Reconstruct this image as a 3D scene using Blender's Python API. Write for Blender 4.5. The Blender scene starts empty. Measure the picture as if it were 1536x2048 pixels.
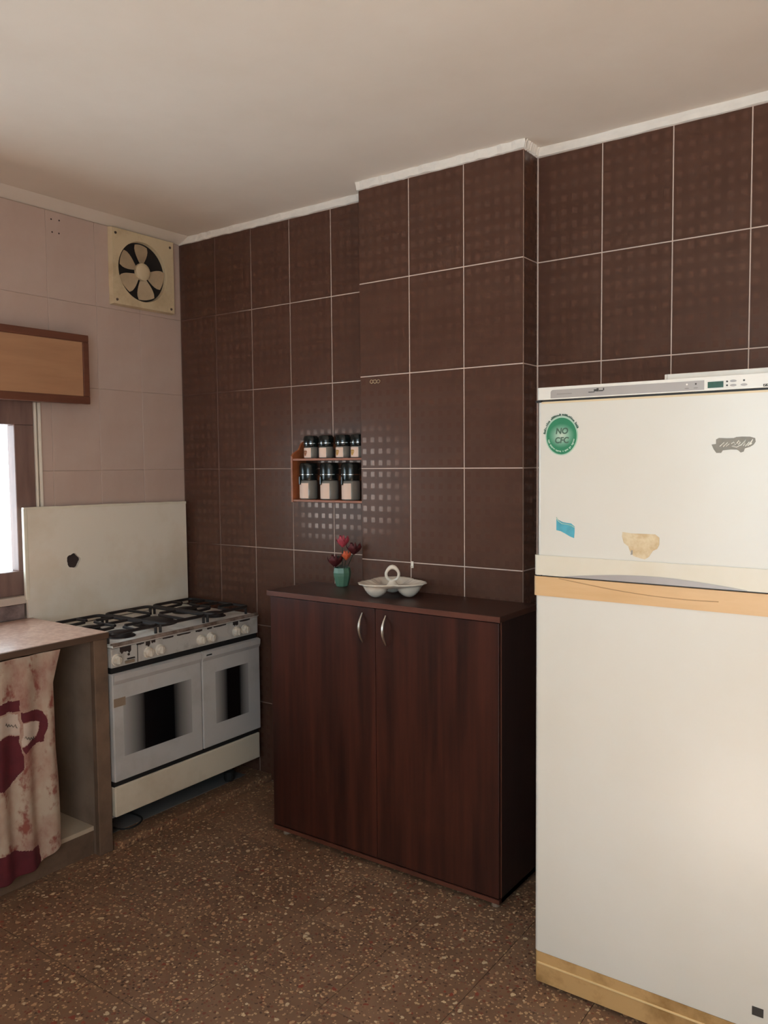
import bpy, bmesh, math, random
from mathutils import Vector, Matrix

random.seed(7)
PI = math.pi
SC = bpy.context.scene
COL = SC.collection

# ------------------------------------------------------------------ camera
CAM = Vector((3.4692, -2.98, 1.6241))
yaw, pitch, roll = 2.1917, -0.0604, -0.0089
fw = Vector((math.cos(pitch) * math.cos(yaw), math.cos(pitch) * math.sin(yaw), math.sin(pitch)))
rt = Vector((math.sin(yaw), -math.cos(yaw), 0))
up = rt.cross(fw)
r2 = math.cos(roll) * rt + math.sin(roll) * up
u2 = -math.sin(roll) * rt + math.cos(roll) * up
cam = bpy.data.cameras.new('camera')
cam.sensor_fit = 'VERTICAL'
cam.sensor_height = 36.0
cam.sensor_width = 27.0
cam.lens = 1623.1 * 36 / 2048
cam.clip_start = 0.02
camo = bpy.data.objects.new('camera', cam)
COL.objects.link(camo)
camo.matrix_world = Matrix(((r2.x, u2.x, -fw.x, CAM.x), (r2.y, u2.y, -fw.y, CAM.y), (r2.z, u2.z, -fw.z, CAM.z), (0, 0, 0, 1)))
SC.camera = camo

# ------------------------------------------------------------------ light and exposure
WIN1 = dict(y0=-2.42, y1=-0.88, z0=1.04, z1=1.93)          # kitchen window in the left wall
WIN2 = dict(x0=2.30, x1=4.55, z0=0.85, z1=2.45)             # unseen window behind the photographer, enlarged to brighten the ceiling
world = bpy.data.worlds.new('daylight')
SC.world = world
world.use_nodes = True
wn = world.node_tree
bg = wn.nodes['Background']
bg.inputs['Color'].default_value = (0.79, 0.995, 1.11, 1)
bg.inputs['Strength'].default_value = 6.0
ROOM_X, ROOM_Y = 4.7, -3.6


def portal(name, loc, rot, sx, sy):
    l = bpy.data.lights.new(name, 'AREA')
    l.shape = 'RECTANGLE'
    l.size, l.size_y = sx, sy
    l.cycles.is_portal = True
    o = bpy.data.objects.new(name, l)
    o.location = loc
    o.rotation_euler = rot
    COL.objects.link(o)


portal('window_daylight', (-0.2, (WIN1['y0'] + WIN1['y1']) / 2, (WIN1['z0'] + WIN1['z1']) / 2), (0, -PI / 2, 0),
       WIN1['z1'] - WIN1['z0'], WIN1['y1'] - WIN1['y0'])
portal('window_daylight', ((WIN2['x0'] + WIN2['x1']) / 2, ROOM_Y - 0.2, (WIN2['z0'] + WIN2['z1']) / 2), (PI / 2, 0, 0),
       WIN2['x1'] - WIN2['x0'], WIN2['z1'] - WIN2['z0'])
# sun added through the wide window so its floor bounce brightens the ceiling
sun = bpy.data.lights.new('sun', 'SUN')
sun.energy = 100.0
sun.angle = math.radians(0.8)
sun.color = (0.79, 0.99, 1.13)
suno = bpy.data.objects.new('sun', sun)
suno.rotation_euler = Vector((0.06, 0.58, -0.80)).to_track_quat('-Z', 'Y').to_euler()
suno.location = (3, -6, 5)
COL.objects.link(suno)
vs = SC.view_settings
vs.view_transform = 'Standard'
vs.look = 'None'
vs.exposure = 0.22
vs.gamma = 1.0
vs.use_curve_mapping = False
SC.cycles.use_denoising = True
SC.cycles.max_bounces = 7
SC.cycles.diffuse_bounces = 5
SC.cycles.use_adaptive_sampling = True
SC.cycles.adaptive_threshold = 0.04
SC.cycles.caustics_reflective = False
SC.cycles.caustics_refractive = False


# ------------------------------------------------------------------ materials
def srgb(h):
    h = h.lstrip('#')
    v = [int(h[i:i + 2], 16) / 255 for i in (0, 2, 4)]
    return tuple((c / 12.92 if c <= 0.04045 else ((c + 0.055) / 1.055) ** 2.4) for c in v) + (1.0,)


class NT:
    def __init__(self, name):
        self.m = bpy.data.materials.new(name)
        self.m.use_nodes = True
        self.t = self.m.node_tree
        self.b = self.t.nodes['Principled BSDF']
        self.out = self.t.nodes['Material Output']

    def n(self, typ, **kw):
        nd = self.t.nodes.new(typ)
        for k, v in kw.items():
            if k in nd.inputs:
                nd.inputs[k].default_value = v
            else:
                setattr(nd, k, v)
        return nd

    def l(self, a, b):
        self.t.links.new(a, b)

    def coord(self, scale=(1, 1, 1)):
        tc = self.n('ShaderNodeTexCoord')
        mp = self.n('ShaderNodeMapping')
        mp.inputs['Scale'].default_value = scale
        self.l(tc.outputs['Object'], mp.inputs['Vector'])
        return mp.outputs['Vector']

    def noise(self, vec, scale, detail=4, rough=0.55):
        nd = self.n('ShaderNodeTexNoise')
        nd.inputs['Scale'].default_value = scale
        nd.inputs['Detail'].default_value = detail
        nd.inputs['Roughness'].default_value = rough
        self.l(vec, nd.inputs['Vector'])
        return nd.outputs['Fac']

    def ramp(self, fac, stops, interp='LINEAR'):
        nd = self.n('ShaderNodeValToRGB')
        nd.color_ramp.interpolation = interp
        el = nd.color_ramp.elements
        while len(el) < len(stops):
            el.new(0.5)
        for e, (p, c) in zip(el, stops):
            e.position = p
            e.color = c if len(c) == 4 else tuple(c) + (1,)
        self.l(fac, nd.inputs['Fac'])
        return nd.outputs['Color']

    def mix(self, fac, a, b, blend='MIX'):
        nd = self.n('ShaderNodeMix')
        nd.data_type = 'RGBA'
        nd.blend_type = blend
        for sock, v in ((nd.inputs[0], fac), (nd.inputs[6], a), (nd.inputs[7], b)):
            if hasattr(v, 'is_output'):
                self.l(v, sock)
            else:
                sock.default_value = v
        return nd.outputs[2]

    def math(self, op, a, b=None):
        nd = self.n('ShaderNodeMath')
        nd.operation = op
        for i, v in enumerate((a, b)):
            if v is None:
                continue
            if hasattr(v, 'is_output'):
                self.l(v, nd.inputs[i])
            else:
                nd.inputs[i].default_value = v
        return nd.outputs[0]

    def bump(self, h, strength=0.2, dist=0.002):
        nd = self.n('ShaderNodeBump')
        nd.inputs['Strength'].default_value = strength
        nd.inputs['Distance'].default_value = dist
        self.l(h, nd.inputs['Height'])
        self.l(nd.outputs['Normal'], self.b.inputs['Normal'])


def simple(name, hexc, rough=0.5, metal=0.0, spec=0.5, var=0.08, scale=8, bump=0.0):
    """plain surface with a little uneven colour and wear"""
    N = NT(name)
    v = N.coord()
    f = N.noise(v, scale)
    c = srgb(hexc)
    lo = tuple(x * (1 - var) for x in c[:3]) + (1,)
    hi = tuple(min(1, x * (1 + var)) for x in c[:3]) + (1,)
    N.l(N.ramp(f, [(0.3, lo), (0.7, hi)]), N.b.inputs['Base Color'])
    N.b.inputs['Roughness'].default_value = rough
    N.b.inputs['Metallic'].default_value = metal
    N.b.inputs['Specular IOR Level'].default_value = spec
    if bump:
        N.bump(N.noise(v, scale * 6), bump)
    return N.m


def stained(name, hexc, stain, rough=0.45, lo=0.55, hi=0.72, scale=6, spec=0.5, mscale=(1, 1, 1), amount=1.0):
    N = NT(name)
    v = N.coord(mscale)
    f = N.noise(v, scale, 6, 0.62)
    m = N.ramp(f, [(lo, (0, 0, 0, 1)), (hi, (amount, amount, amount, 1))])
    N.l(N.mix(m, srgb(hexc), srgb(stain)), N.b.inputs['Base Color'])
    N.b.inputs['Roughness'].default_value = rough
    N.b.inputs['Specular IOR Level'].default_value = spec
    return N.m


def wood(name, c1, c2, rough=0.4, scale=(14, 14, 1.2), spec=0.5, ns=3.0):
    N = NT(name)
    v = N.coord(scale)
    f = N.noise(v, ns, 8, 0.6)
    N.l(N.ramp(f, [(0.32, srgb(c1)), (0.68, srgb(c2))]), N.b.inputs['Base Color'])
    N.b.inputs['Roughness'].default_value = rough
    N.b.inputs['Specular IOR Level'].default_value = spec
    N.bump(f, 0.05)
    return N.m


def tile_brown():
    N = NT('brown_glazed_tile')
    v = N.coord()
    sep = N.n('ShaderNodeSeparateXYZ')
    N.l(v, sep.inputs[0])

    def band(o, period, lo, hi, off):
        a = N.math('ADD', o, off)
        a = N.math('FLOORED_MODULO' if False else 'FRACT', N.math('DIVIDE', a, period))
        return N.math('MULTIPLY', N.math('GREATER_THAN', a, lo), N.math('LESS_THAN', a, hi))
    bx_ = band(sep.outputs['X'], TW / 6, 0.27, 0.73, 0.0)
    bz_ = band(sep.outputs['Z'], TH / 8, 0.28, 0.72, 0.0)
    sq = N.math('MULTIPLY', bx_, bz_)
    f = N.noise(v, 9, 5)
    base = N.ramp(f, [(0.3, srgb('#53372c')), (0.7, srgb('#5d4034'))])
    N.l(N.mix(sq, base, srgb('#5e4136')), N.b.inputs['Base Color'])
    N.l(N.math('MULTIPLY_ADD' if False else 'SUBTRACT', 0.34, N.math('MULTIPLY', sq, 0.17)), N.b.inputs['Roughness'])
    N.l(N.math('ADD', 0.30, N.math('MULTIPLY', sq, 0.30)), N.b.inputs['Specular IOR Level'])
    N.l(N.mix(sq, (1.0, 0.80, 0.70, 1), (1.0, 0.68, 0.54, 1)), N.b.inputs['Specular Tint'])
    N.bump(N.noise(v, 40, 2), 0.06, 0.0008)
    return N.m


def terrazzo():
    N = NT('brown_terrazzo')
    tc = N.n('ShaderNodeTexCoord')
    oi = N.n('ShaderNodeObjectInfo')
    ad = N.n('ShaderNodeVectorMath')
    ad.operation = 'ADD'
    N.l(tc.outputs['Object'], ad.inputs[0])
    sc = N.n('ShaderNodeVectorMath')
    sc.operation = 'SCALE'
    N.l(oi.outputs['Location'], sc.inputs[0])
    sc.inputs['Scale'].default_value = 3.7
    N.l(sc.outputs[0], ad.inputs[1])
    vec = ad.outputs[0]

    def chips(scale, size, seed):
        mp = N.n('ShaderNodeMapping')
        mp.inputs['Location'].default_value = (seed, seed * 1.7, 0)
        N.l(vec, mp.inputs['Vector'])
        wob = N.n('ShaderNodeTexNoise')
        wob.inputs['Scale'].default_value = scale * 1.2
        N.l(mp.outputs['Vector'], wob.inputs['Vector'])
        w2 = N.n('ShaderNodeVectorMath')
        w2.operation = 'MULTIPLY_ADD'
        N.l(wob.outputs['Color'], w2.inputs[0])
        w2.inputs[1].default_value = (0.9 / scale,) * 3
        N.l(mp.outputs['Vector'], w2.inputs[2])
        vo = N.n('ShaderNodeTexVoronoi')
        vo.inputs['Scale'].default_value = scale
        N.l(w2.outputs[0], vo.inputs['Vector'])
        sepc = N.n('ShaderNodeSeparateColor')
        N.l(vo.outputs['Color'], sepc.inputs[0])
        thr = N.math('MULTIPLY', sepc.outputs[0], size)
        return N.math('LESS_THAN', vo.outputs['Distance'], thr), sepc.outputs[1]
    base = N.ramp(N.noise(vec, 5, 6), [(0.3, srgb('#735541')), (0.7, srgb('#87664f'))])
    m1, h1 = chips(95, 0.55, 1.0)
    c1 = N.ramp(h1, [(0.0, srgb('#b18a68')), (0.3, srgb('#7d4a38')), (0.55, srgb('#b6946f')), (0.8, srgb('#5d4335')), (1.0, srgb('#c8ae8c'))], 'CONSTANT')
    m2, h2 = chips(42, 0.36, 9.0)
    c2 = N.ramp(h2, [(0.0, srgb('#b58d6a')), (0.35, srgb('#c2a988')), (0.6, srgb('#8a4635')), (0.75, srgb('#cdb08a')), (0.9, srgb('#6a4a3a'))], 'CONSTANT')
    col = N.mix(m1, base, c1)
    col = N.mix(m2, col, c2)
    N.l(col, N.b.inputs['Base Color'])
    N.b.inputs['Roughness'].default_value = 0.42
    N.b.inputs['Specular IOR Level'].default_value = 0.4
    return N.m


TW, TH, GAP = 0.2579, 0.40, 0.0042
M = {}
M['tile_brown'] = tile_brown()
M['terrazzo'] = terrazzo()


def grout_brown():
    N = NT('pale_grout')
    tc = N.n('ShaderNodeTexCoord')
    f = N.noise(tc.outputs['Object'], 2.2, 5)
    sep = N.n('ShaderNodeSeparateXYZ')
    N.l(tc.outputs['Object'], sep.inputs[0])
    # cooking grease has browned the joints nearest the stove
    g = N.math('ADD', N.math('MULTIPLY', sep.outputs['X'], 0.75), N.math('MULTIPLY', N.math('SUBTRACT', f, 0.5), 1.1))
    N.l(N.ramp(g, [(0.15, srgb('#6b4d42')), (0.85, srgb('#d9bfb0'))]), N.b.inputs['Base Color'])
    N.b.inputs['Roughness'].default_value = 0.85
    return N.m


M['grout'] = grout_brown()
M['grout_pale'] = simple('pale_wall_joint', '#ab9788', 0.85)
M['tile_pale'] = stained('cream_wall_tile', '#c8b1a5', '#bca092', 0.42, 0.4, 0.8, 3.0)
M['ceiling'] = stained('ceiling_paint', '#f2e7db', '#e8dbcd', 0.9, 0.4, 0.8, 1.2, 0.2)
M['plaster'] = simple('white_plaster', '#efe6dc', 0.85, var=0.05, scale=20, bump=0.25)
M['wall'] = simple('wall_paint', '#e6dccf', 0.9, var=0.04, scale=2)
M['floor_joint'] = simple('floor_joint', '#3f2d25', 0.9)
M['window_wood'] = wood('window_wood', '#735850', '#866a61', 0.5, (10, 10, 1.2))
M['pelmet_frame'] = wood('pelmet_frame_wood', '#62392a', '#724532', 0.5, (8, 1.0, 10))
M['pelmet_panel'] = wood('pelmet_panel_wood', '#ac7f5f', '#ba8d6a', 0.45, (6, 0.8, 7))
M['pvc'] = simple('white_strip', '#efe4d4', 0.5)
M['marble_grey'] = stained('grey_marble', '#8d7c78', '#6e5d5b', 0.35, 0.4, 0.65, 18)
M['sill'] = simple('pale_stone_sill', '#cdbcae', 0.5)
M['glass'] = None


def pane_glass():
    N = NT('clear_pane')
    t = N.n('ShaderNodeBsdfTransparent')
    g = N.n('ShaderNodeBsdfGlossy')
    g.inputs['Roughness'].default_value = 0.03
    mx = N.n('ShaderNodeMixShader')
    mx.inputs[0].default_value = 0.05
    N.l(t.outputs[0], mx.inputs[1])
    N.l(g.outputs[0], mx.inputs[2])
    N.l(mx.outputs[0], N.out.inputs['Surface'])
    return N.m


M['glass'] = pane_glass()
M['fan_cream'] = stained('fan_yellowed_plastic', '#d8c3a0', '#b0916a', 0.5, 0.5, 0.75, 9, amount=0.6)
M['fan_blade'] = simple('fan_blade_plastic', '#bda587', 0.5, var=0.1, scale=20)
M['fan_dark'] = simple('fan_shaft_dark', '#1d1512', 0.8)
M['board'] = stained('splash_board_enamel', '#ece2d3', '#ddcdb6', 0.45, 0.45, 0.75, 3.0)
M['board_edge'] = simple('splash_board_edge', '#e6dcc8', 0.5)
M['hole'] = simple('dark_hole', '#3d2f2c', 0.9)
M['enamel'] = stained('stove_enamel', '#b9b5b2', '#a6a09a', 0.35, 0.45, 0.75, 5)
M['enamel_cream'] = stained('drawer_enamel', '#cfc3b0', '#bdae98', 0.4, 0.45, 0.75, 5)
M['rust'] = stained('rusty_steel', '#46352d', '#766258', 0.6, 0.45, 0.7, 22)
M['rim'] = stained('worn_rim', '#8d7d73', '#574339', 0.5, 0.45, 0.66, 16)
M['panel'] = stained('control_panel_enamel', '#b9b4ae', '#8f857b', 0.4, 0.5, 0.8, 14)
M['rust_dark'] = simple('rust_patch', '#33241f', 0.8, var=0.3, scale=60)
M['hob'] = stained('hob_enamel', '#e2ddd6', '#9a8d82', 0.3, 0.52, 0.74, 7)
M['iron'] = simple('black_iron', '#241b19', 0.55, var=0.25, scale=60)
M['burner'] = simple('burner_cap', '#2c211f', 0.6, var=0.2, scale=40)
M['knob'] = stained('knob_plastic', '#d3cabd', '#b7a78d', 0.4, 0.5, 0.75, 60)
M['black'] = simple('black_gap', '#120e0d', 0.7)
M['tape'] = simple('brown_tape', '#8a7663', 0.6)


def oven_glass(name, y0, y1, a, b):
    N = NT(name)
    tc = N.n('ShaderNodeTexCoord')
    sep = N.n('ShaderNodeSeparateXYZ')
    N.l(tc.outputs['Object'], sep.inputs[0])
    mr = N.n('ShaderNodeMapRange')
    mr.inputs['From Min'].default_value = y0
    mr.inputs['From Max'].default_value = y1
    N.l(sep.outputs['Y'], mr.inputs['Value'])
    e, k = srgb('#a5a19e'), srgb('#0d0b0c')
    N.l(N.ramp(mr.outputs[0], [(0.0, e), (a, k), (b, k), (1.0, e)]), N.b.inputs['Base Color'])
    N.b.inputs['Roughness'].default_value = 0.25
    return N.m


M['counter'] = stained('counter_granite', '#b98f7c', '#d3b09d', 0.3, 0.4, 0.65, 40)
M['counter_edge'] = wood('counter_edge_band', '#503b2e', '#5f4737', 0.6, (6, 1, 10))
M['concrete'] = stained('stained_board', '#755c4a', '#574436', 0.7, 0.4, 0.7, 6)
M['concrete_inner'] = stained('inner_board', '#8c7766', '#776252', 0.7, 0.4, 0.7, 5)
M['shelf'] = simple('pale_shelf', '#b3a18c', 0.6)
M['mahogany'] = wood('mahogany_laminate', '#2a1410', '#4c251b', 0.35, (9, 9, 0.5), 0.5, 2.5)
M['mahogany_top'] = wood('mahogany_top', '#3d241c', '#4d3026', 0.42, (0.8, 10, 10), 0.5, 2.0)
M['mahogany_edge'] = wood('mahogany_edge', '#573024', '#683c2e', 0.4, (3, 10, 10))
M['mahogany_side'] = wood('mahogany_side', '#231614', '#33211d', 0.45, (9, 9, 0.5))
M['chrome'] = simple('brushed_chrome', '#d8cfc4', 0.28, 1.0)
M['foot_pale'] = simple('pale_glide', '#8d7866', 0.6)
M['green'] = simple('green_ceramic', '#567a64', 0.35, var=0.08, scale=30)
M['stem'] = simple('green_stem', '#25321f', 0.7)
M['leaf'] = simple('dark_leaf', '#2c2a1f', 0.7)
M['rose_dark'] = simple('dark_red_petal', '#561a1d', 0.6, var=0.2, scale=80)
M['rose_pink'] = simple('pink_petal', '#b0424f', 0.6, var=0.15, scale=80)
M['rose_orange'] = simple('orange_petal', '#d8603a', 0.6, var=0.15, scale=80)
M['porcelain'] = simple('ivory_porcelain', '#e2d6c6', 0.2, var=0.03)
M['rack_wood'] = wood('rack_wood', '#8e4f30', '#a8633d', 0.45, (2, 10, 10))
M['jar_lid'] = simple('black_glossy_lid', '#151a19', 0.18, var=0.1)
M['jar_band'] = simple('chrome_wire', '#d5d5d2', 0.15, 1.0)
M['label'] = simple('pink_paper_label', '#e9c9b6', 0.6, var=0.03)
M['label_brown'] = simple('label_print_brown', '#9a5f3c', 0.6)
M['label_yellow'] = simple('label_print_yellow', '#b98a3f', 0.6)


def jar_glass():
    N = NT('jar_glass')
    N.b.inputs['Base Color'].default_value = srgb('#8d8880')
    N.b.inputs['Roughness'].default_value = 0.06
    N.b.inputs['Transmission Weight'].default_value = 0.3
    N.b.inputs['IOR'].default_value = 1.45
    return N.m


M['jar_glass'] = jar_glass()
M['fridge'] = stained('fridge_enamel', '#dad4ca', '#d6cdbf', 0.30, 0.35, 0.8, 2.2)
M['fridge_lip'] = stained('fridge_lip_enamel', '#ddd3c2', '#d5c7ae', 0.3, 0.4, 0.8, 3)
M['fridge_side'] = simple('fridge_side', '#cfc6ba', 0.5)
M['silver'] = simple('silver_paint', '#b3aaa6', 0.35, 0.25, var=0.04)
M['panel_grey'] = simple('control_strip_grey', '#aaa19b', 0.4, 0.1, var=0.04)
M['panel_white'] = simple('control_strip_white', '#e3dbd0', 0.35, var=0.03)
M['tan'] = wood('tan_strip', '#d2a878', '#dcb587', 0.4, (1, 8, 8))
M['tan_base'] = stained('tan_plinth', '#c29a66', '#9c7545', 0.5, 0.45, 0.62, 7)
M['tan_light'] = simple('tan_ridge', '#dfbd88', 0.4)
M['tan_pale'] = simple('yellowed_edge', '#d8c19c', 0.4)
M['tan_groove'] = simple('tan_groove', '#b48d62', 0.5)
M['lcd'] = simple('green_display', '#1e4b36', 0.25, var=0.2, scale=40)
M['ink'] = simple('dark_print', '#3b3632', 0.6)
M['ink_grey'] = simple('grey_print', '#8d8780', 0.6)
M['sticker_green'] = simple('green_sticker', '#2f7d5a', 0.4, var=0.08, scale=30)
M['sticker_light'] = simple('pale_green_print', '#a9c4ae', 0.5)
M['sticker_dark'] = simple('dark_green_print', '#48604f', 0.5)
M['sticker_mist'] = simple('misty_green_print', '#7fa68c', 0.5)
M['sticker_grey'] = simple('grey_foil_sticker', '#857b6c', 0.4, var=0.12, scale=60)
M['sticker_white'] = simple('white_script', '#ece6da', 0.4)
M['sticker_blue'] = simple('blue_sticker', '#4f9fb0', 0.5, var=0.12, scale=50)
M['residue'] = stained('torn_paper', '#c7ab84', '#d8c4a2', 0.8, 0.4, 0.65, 40)
M['tray_white'] = simple('tray_white', '#ebe2d6', 0.35)
M['rubber'] = simple('black_rubber', '#1b1817', 0.7)
M['mat'] = simple('grey_floor_sheet', '#6d6a68', 0.5, var=0.08)
M['cloth'] = None
M['cloth_red'] = simple('dark_red_print', '#57161f', 0.85, var=0.15, scale=25)
M['cloth_cup'] = simple('cream_cup_print', '#b9a698', 0.85, var=0.08, scale=25)


def cloth():
    N = NT('printed_curtain_cloth')
    v = N.coord((1, 1, 0.7))
    f1 = N.noise(v, 9, 5, 0.6)
    f2 = N.noise(v, 17, 5, 0.6)
    a = N.ramp(f1, [(0.30, srgb('#8d5c52')), (0.45, srgb('#a88b7b')), (0.62, srgb('#b4a18f'))])
    m = N.ramp(f2, [(0.56, (0, 0, 0, 1)), (0.66, (1, 1, 1, 1))])
    N.l(N.mix(m, a, srgb('#874f45')), N.b.inputs['Base Color'])
    N.b.inputs['Roughness'].default_value = 0.9
    N.b.inputs['Specular IOR Level'].default_value = 0.2
    return N.m


M['cloth'] = cloth()


# ------------------------------------------------------------------ geometry helpers
def box(bm, x0, x1, y0, y1, z0, z1, bev=0.0, seg=2):
    c = [(x, y, z) for x in (x0, x1) for y in (y0, y1) for z in (z0, z1)]
    v = [bm.verts.new(p) for p in c]
    fs = [bm.faces.new([v[i] for i in f]) for f in
          ((0, 1, 3, 2), (4, 6, 7, 5), (0, 4, 5, 1), (2, 3, 7, 6), (0, 2, 6, 4), (1, 5, 7, 3))]
    if bev > 0:
        es = list({e for f in fs for e in f.edges})
        bmesh.ops.bevel(bm, geom=es, offset=bev, segments=seg, affect='EDGES', profile=0.5)


def prism(bm, pts, axis, a, b):
    """extrude a 2-D outline along an axis from a to b; outline in the two other axes, in order"""
    def P(p, t):
        if axis == 'x':
            return (t, p[0], p[1])
        if axis == 'y':
            return (p[0], t, p[1])
        return (p[0], p[1], t)
    v0 = [bm.verts.new(P(p, a)) for p in pts]
    v1 = [bm.verts.new(P(p, b)) for p in pts]
    n = len(pts)
    bm.faces.new(v0[::-1])
    bm.faces.new(v1)
    for i in range(n):
        bm.faces.new((v0[i], v0[(i + 1) % n], v1[(i + 1) % n], v1[i]))


def lathe(bm, prof, c, axis='z', n=24, cap=True):
    """prof: list of (radius, height) along the axis from the point c"""
    rings = []
    for r, h in prof:
        ring = []
        for i in range(n):
            t = 2 * PI * i / n
            a, b = r * math.cos(t), r * math.sin(t)
            if axis == 'z':
                p = (c[0] + a, c[1] + b, c[2] + h)
            elif axis == 'x':
                p = (c[0] + h, c[1] + a, c[2] + b)
            else:
                p = (c[0] + a, c[1] + h, c[2] + b)
            ring.append(bm.verts.new(p))
        rings.append(ring)
    for k in range(len(rings) - 1):
        for i in range(n):
            bm.faces.new((rings[k][i], rings[k][(i + 1) % n], rings[k + 1][(i + 1) % n], rings[k + 1][i]))
    if cap:
        bm.faces.new(rings[0][::-1])
        bm.faces.new(rings[-1])


def tube(bm, pts, r, n=8, closed=False, radii=None):
    pts = [Vector(p) for p in pts]
    m = len(pts)
    rings = []
    prev = None
    for i, p in enumerate(pts):
        if closed:
            d = pts[(i + 1) % m] - pts[i - 1]
        else:
            d = pts[min(i + 1, m - 1)] - pts[max(i - 1, 0)]
        d.normalize()
        if prev is None:
            a = Vector((0, 0, 1)) if abs(d.z) < 0.9 else Vector((1, 0, 0))
        else:
            a = prev
        a = (a - d * a.dot(d)).normalized()
        prev = a
        b = d.cross(a)
        rr = radii[i] if radii else r
        rings.append([bm.verts.new(p + rr * (math.cos(2 * PI * k / n) * a + math.sin(2 * PI * k / n) * b)) for k in range(n)])
    rng = range(m) if closed else range(m - 1)
    for i in rng:
        q = rings[(i + 1) % m]
        for k in range(n):
            bm.faces.new((rings[i][k], rings[i][(k + 1) % n], q[(k + 1) % n], q[k]))
    if not closed:
        bm.faces.new(rings[0][::-1])
        bm.faces.new(rings[-1])


ORIGIN = {}


def mk(name, bm, mat, parent=None, origin=None, smooth=False, mats=None):
    """one mesh object from world-space geometry; children share the origin of their thing"""
    if parent is not None:
        origin = ORIGIN[parent.name]
    origin = Vector(origin or (0, 0, 0))
    bmesh.ops.recalc_face_normals(bm, faces=bm.faces)
    for v in bm.verts:
        v.co -= origin
    me = bpy.data.meshes.new(name)
    bm.to_mesh(me)
    bm.free()
    for m in (mats or [mat]):
        me.materials.append(m)
    if smooth:
        me.shade_smooth()
        me.set_sharp_from_angle(angle=math.radians(38))
    o = bpy.data.objects.new(name, me)
    COL.objects.link(o)
    if parent is not None:
        o.parent = parent
    else:
        o.location = origin
    ORIGIN[o.name] = origin
    return o


def tag(o, label, cat, group=None):
    o['label'] = label
    o['category'] = cat
    if group:
        o['group'] = group
    return o


def thing(name, loc, label, cat, group=None):
    o = bpy.data.objects.new(name, None)
    o.empty_display_size = 0.05
    COL.objects.link(o)
    o.location = loc
    ORIGIN[o.name] = Vector(loc)
    return tag(o, label, cat, group)


def struct(name, bm, mat, label=None, origin=None):
    o = mk(name, bm, mat, origin=origin)
    o['kind'] = 'structure'
    if label:
        o['label'] = label
    return o


def B():
    return bmesh.new()


def cbox(name, mat, parent, *a, bev=0.0, smooth=False):
    bm = B()
    box(bm, *a, bev=bev)
    return mk(name, bm, mat, parent, smooth=smooth)


# ------------------------------------------------------------------ the room
CEIL = 2.83
T = 0.2
# floor: bed + separate terrazzo tiles
bm = B()
box(bm, -T, ROOM_X + T, ROOM_Y - T, T, -0.12, -0.004)
floor = struct('floor', bm, M['floor_joint'], 'brown terrazzo tile floor with small pale chips')
FT = 0.333
ft_mesh = None
nx0 = -5
for i in range(-5, 10):
    for j in range(-9, 5):
        x, y = 1.61 + i * FT, -1.52 + j * FT
        if x + FT < 0.01 or x > ROOM_X - 0.01 or y > -0.01 or y + FT < ROOM_Y + 0.01:
            continue
        x0, x1 = max(x, 0.0), min(x + FT, ROOM_X)
        y0, y1 = max(y, ROOM_Y), min(y + FT, 0.0)
        full = (x0 == x and y0 == y and x1 == x + FT and y1 == y + FT)
        if full and ft_mesh is not None:
            o = bpy.data.objects.new('tile', ft_mesh)
            COL.objects.link(o)
        else:
            b2 = B()
            box(b2, 0.001, x1 - x0 - 0.001, 0.001, y1 - y0 - 0.001, -0.012, 0.0, 0.0008, 1)
            o = mk('tile', b2, M['terrazzo'])
            if full:
                ft_mesh = o.data
        o.parent = floor
        o.location = (x0, y0, 0)

bm = B()
box(bm, -T, ROOM_X + T, ROOM_Y - T, T, CEIL, CEIL + 0.15)
struct('ceiling', bm, M['ceiling'], 'plain off-white painted ceiling')


def wall_with_hole(axis, a, b, u0, u1, z0, z1, hole):
    """slab between a and b on the axis with a rectangular opening"""
    bm = B()
    hu0, hu1, hz0, hz1 = hole
    for (p0, p1, q0, q1) in ((u0, hu0, z0, z1), (hu1, u1, z0, z1), (hu0, hu1, z0, hz0), (hu0, hu1, hz1, z1)):
        if axis == 'x':
            box(bm, a, b, p0, p1, q0, q1)
        else:
            box(bm, p0, p1, a, b, q0, q1)
    return bm


TT = 0.007     # tile thickness
bm = wall_with_hole('x', -T, -0.0025, ROOM_Y, 0.0, 0.0, CEIL, (WIN1['y0'], WIN1['y1'], WIN1['z0'], WIN1['z1']))
wall_left = struct('wall_left', bm, M['grout_pale'], 'pale cream tiled wall with the window and exhaust fan')
bm = B()
box(bm, -T, ROOM_X + T, 0.0016, T, 0.0, CEIL)
wall_back = struct('wall_back', bm, M['grout'], 'dark brown tiled wall behind stove and fridge')
bm = B()
CX0, CX1, CD = 1.3025, 2.0863, 0.1235
box(bm, CX0 + 0.002, CX1 - 0.002, -CD + 0.0016, 0.0, 0.0, CEIL)
wall_pillar = struct('wall_pillar', bm, M['grout'], 'brown tiled pillar projecting behind the sideboard')
bm = wall_with_hole('y', ROOM_Y - T, ROOM_Y, -T, ROOM_X + T, 0.0, CEIL, (WIN2['x0'], WIN2['x1'], WIN2['z0'], WIN2['z1']))
struct('wall_front', bm, M['wall'], 'painted wall behind the photographer')
bm = B()
box(bm, ROOM_X, ROOM_X + T, ROOM_Y, 0.0, 0.0, CEIL)
struct('wall_right', bm, M['wall'], 'painted wall on the right out of view')

_tiles = {}


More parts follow.
